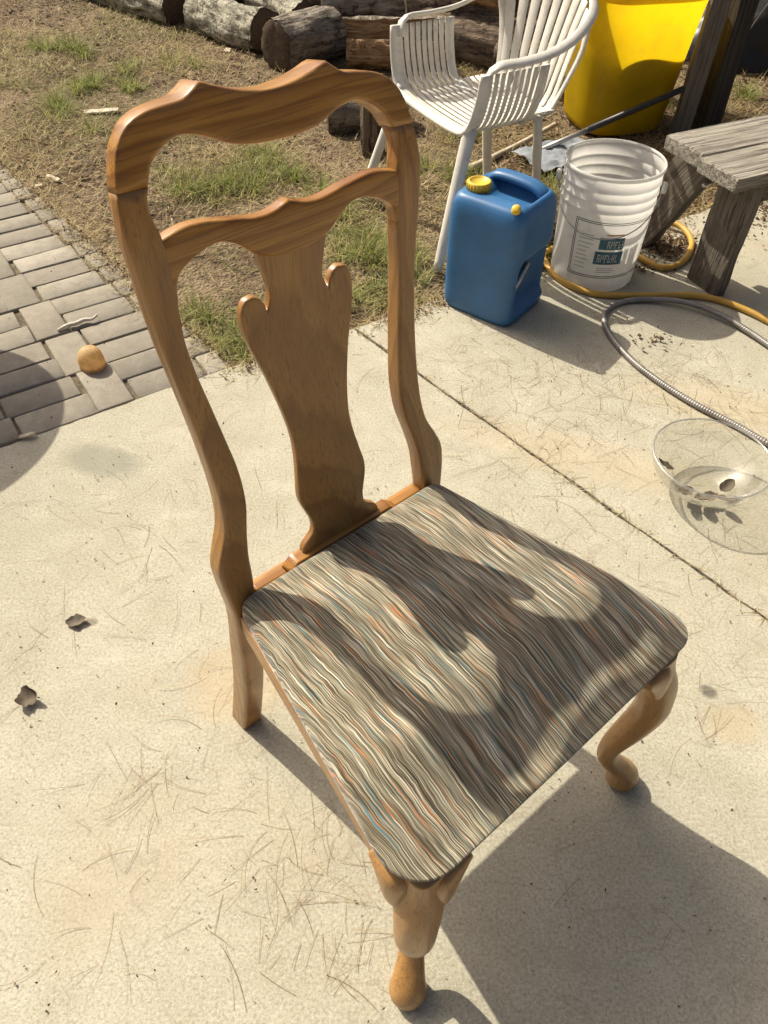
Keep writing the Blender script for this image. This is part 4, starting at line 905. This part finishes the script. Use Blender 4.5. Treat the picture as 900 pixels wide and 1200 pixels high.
# leaf litter and bark crumbs
def litter(name, P, z, size, mat, label):
    n = len(P); a = rng.uniform(0, 2*np.pi, n); L_ = size*rng.uniform(.5, 1.5, n); w = L_*rng.uniform(.25, .7, n); dx, dy = np.cos(a), np.sin(a); V = []
    for (s, t) in ((-.5, -.1), (-.15, -.5), (.5, 0), (-.1, .5)): V.append(np.stack([P[:, 0]+dx*L_*s-dy*w*t, P[:, 1]+dy*L_*s+dx*w*t, z+rng.uniform(.001, .014, n)*np.minimum(1, size/.012)], 1))
    V = np.stack(V, 1).reshape(-1, 3); F = np.arange(n*4).reshape(n, 4); o = link(name, mesh_np(name, V, F), mat, smooth=False); tag(o, label, kind='stuff')
P = scatter(26000, -2.6, 2.6, 1.9, 5.8, lambda x, y: np.clip(.25+.9*fbm(x*1.9, y*1.9, 0, 3, 44)+np.where(y > 4.0, .25, 0)+np.where(x > .5, .4, 0), 0, 1)); litter('leaf_litter', P, soil_z(P[:, 0], P[:, 1])+.004, .022, M['leaf'], 'brown leaf litter and bark crumbs on the soil')
cl = [(.961, 2.50, .07, .05, 700), (.62, 2.62, .12, .05, 500), (.50, 2.38, .05, .05, 160), (.86, 2.34, .03, .02, 60), (1.38, 2.85, .10, .12, 700), (.80, 1.93, .04, .025, 26), (.66, 3.1, .15, .12, 600)]
P = np.concatenate([np.stack([rng.normal(x, sx, n), rng.normal(y, sy, n)], 1) for x, y, sx, sy, n in cl]); litter('leaf_litter', P, np.maximum(.001, soil_z(P[:, 0], P[:, 1])), .014, M['leaf'], 'small heaps of dark leaf litter by the hose loop and bench foot')
n = 2600; tt = rng.uniform(-.05, 2.2, n); dd = np.abs(rng.normal(0, .035, n)); P1 = np.stack([C0.x+EE.x*tt+EE.y*dd*.9, C0.y+EE.y*tt-EE.x*dd*.9], 1); n2 = 1500; tt = rng.uniform(0, 2.0, n2); dd = np.abs(rng.normal(0, .03, n2)); P2 = np.stack([C0.x+E2.x*tt+E1.x*(.05-dd), C0.y+E2.y*tt+E1.y*(.05-dd)], 1)
P = np.concatenate([P1, P2]); P = P[rng.uniform(0, 1, len(P)) < np.clip(.45+1.2*vnoise(P[:, 0]*7, P[:, 1]*7, 0, 5), .05, 1)]; litter('leaf_litter', P, .0005, .009, M['leaf'], 'crumbs of soil and leaf spilled over the edge of slab and paving')
n = len(P); blades('dry_grass', P+rng.normal(0, .02, P.shape), rng.uniform(0, 2*np.pi, n), rng.uniform(.7, .97, n), rng.uniform(.015, .06, n), rng.uniform(.0012, .0028, n), np.full(n, .001), rng.uniform(0, .15, n), M['straw'], 'straw lying over the edge of slab and paving')
n = 2200; P = np.stack([rng.uniform(-1.3, 1.7, n), rng.uniform(.2, 2.6, n)], 1); P = P[beyond(P[:, 0], P[:, 1]) < 0]; litter('fine_debris', P, .0005, .0045, M['leaf'], 'fine crumbs of leaf and bark scattered on the concrete and paving')
# pine needles on the concrete: thin curved threads
cen = [(-.411, .564, 60, .05), (-.362, .542, 50, .06), (-.203, .452, 26, .05), (-.032, .401, 60, .05), (-.017, .339, 50, .05), (-.042, .303, 40, .04), (-.206, .267, 18, .05), (-.106, .467, 50, .05), (-.442, .395, 12, .05), (-.463, .37, 12, .05), (.686, .786, 50, .08), (.4, 1.234, 60, .12), (.561, 1.577, 120, .15), (.354, 1.757, 90, .12), (.836, 1.768, 220, .16), (.89, 1.62, 220, .14), (.407, 1.441, 120, .12), (-.158, .425, 40, .06), (.263, 1.835, 90, .1), (.846, 1.189, 60, .12), (-.571, 1.11, 30, .12), (-.491, 1.189, 26, .12), (-.398, 1.218, 24, .12), (-.653, .902, 12, .05), (.276, .689, 14, .08), (.484, .944, 40, .12), (.62, .95, 60, .14), (.75, 1.0, 60, .15), (.55, .72, 40, .08), (.60, 1.75, 120, .12), (-.3, .75, 10, .1)]
pp = np.concatenate([np.stack([rng.normal(x, s, k), rng.normal(y, s, k)], 1) for x, y, k, s in [(a, b, int(c*(.24 if b < 1.1 else .5))+3, d) for a, b, c, d in cen]]+[np.stack([rng.uniform(-1.2, 1.6, 220), rng.uniform(.15, 2.3, 220)], 1)]); pp = pp[beyond(pp[:, 0], pp[:, 1]) < 0]
n = len(pp); a = rng.uniform(0, 2*np.pi, n)*.5+np.repeat(rng.uniform(0, np.pi, n//6+1), 6)[:n]; ln = rng.uniform(.025, .105, n); cv_ = rng.normal(0, 6, n); wd = rng.uniform(.0004, .0009, n); V = []; sg = 6; x, y = pp[:, 0].copy(), pp[:, 1].copy(); ang = a.copy(); z0 = rng.uniform(.0008, .0022, n); bend = rng.uniform(0, .010, n)
for k in range(sg+1):
    t = k/sg
    for s in (-1, 1): V.append(np.stack([x-np.sin(ang)*wd*.5*s, y+np.cos(ang)*wd*.5*s, z0+bend*t*t], 1))
    x = x+np.cos(ang)*ln/sg; y = y+np.sin(ang)*ln/sg; ang = ang+cv_*ln/sg
V = np.stack(V, 1).reshape(-1, 3); b = np.arange(n)[:, None]*(2*(sg+1)); F = np.concatenate([b+np.array([[2*k, 2*k+1, 2*k+3, 2*k+2]]) for k in range(sg)], 0)
tag(link('pine_needles', mesh_np('pine_needles', V, F), M['needle']), 'dry brown pine needles and fine straw scattered over the concrete', kind='stuff')
# straw caught in the joints of the paving and slab
jt = np.linspace(0, 2.2, 260); jp = np.stack([A0.x+EJ.x*jt, A0.y+EJ.y*jt], 1)+rng.normal(0, .003, (260, 2)); je = rng.uniform(0, 1.6, 260); k1 = np.stack([C0.x+E2.x*je-E1.x*.022, C0.y+E2.y*je-E1.y*.022], 1)+rng.normal(0, .008, (260, 2)); jo = rng.uniform(0, 1.9, 500); k2 = np.stack([C0.x+E2.x*jo+E1.x*.05, C0.y+E2.y*jo+E1.y*.05], 1)+rng.normal(0, .012, (500, 2))
P = np.concatenate([jp, k1, k2]); n = len(P); blades('dry_grass', P, rng.uniform(0, 2*np.pi, n), rng.uniform(.75, .98, n), rng.uniform(.012, .04, n), rng.uniform(.0012, .0024, n), np.full(n, .001), rng.uniform(0, .1, n), M['straw'], 'bits of dry straw caught in the joints of slab and brick border')
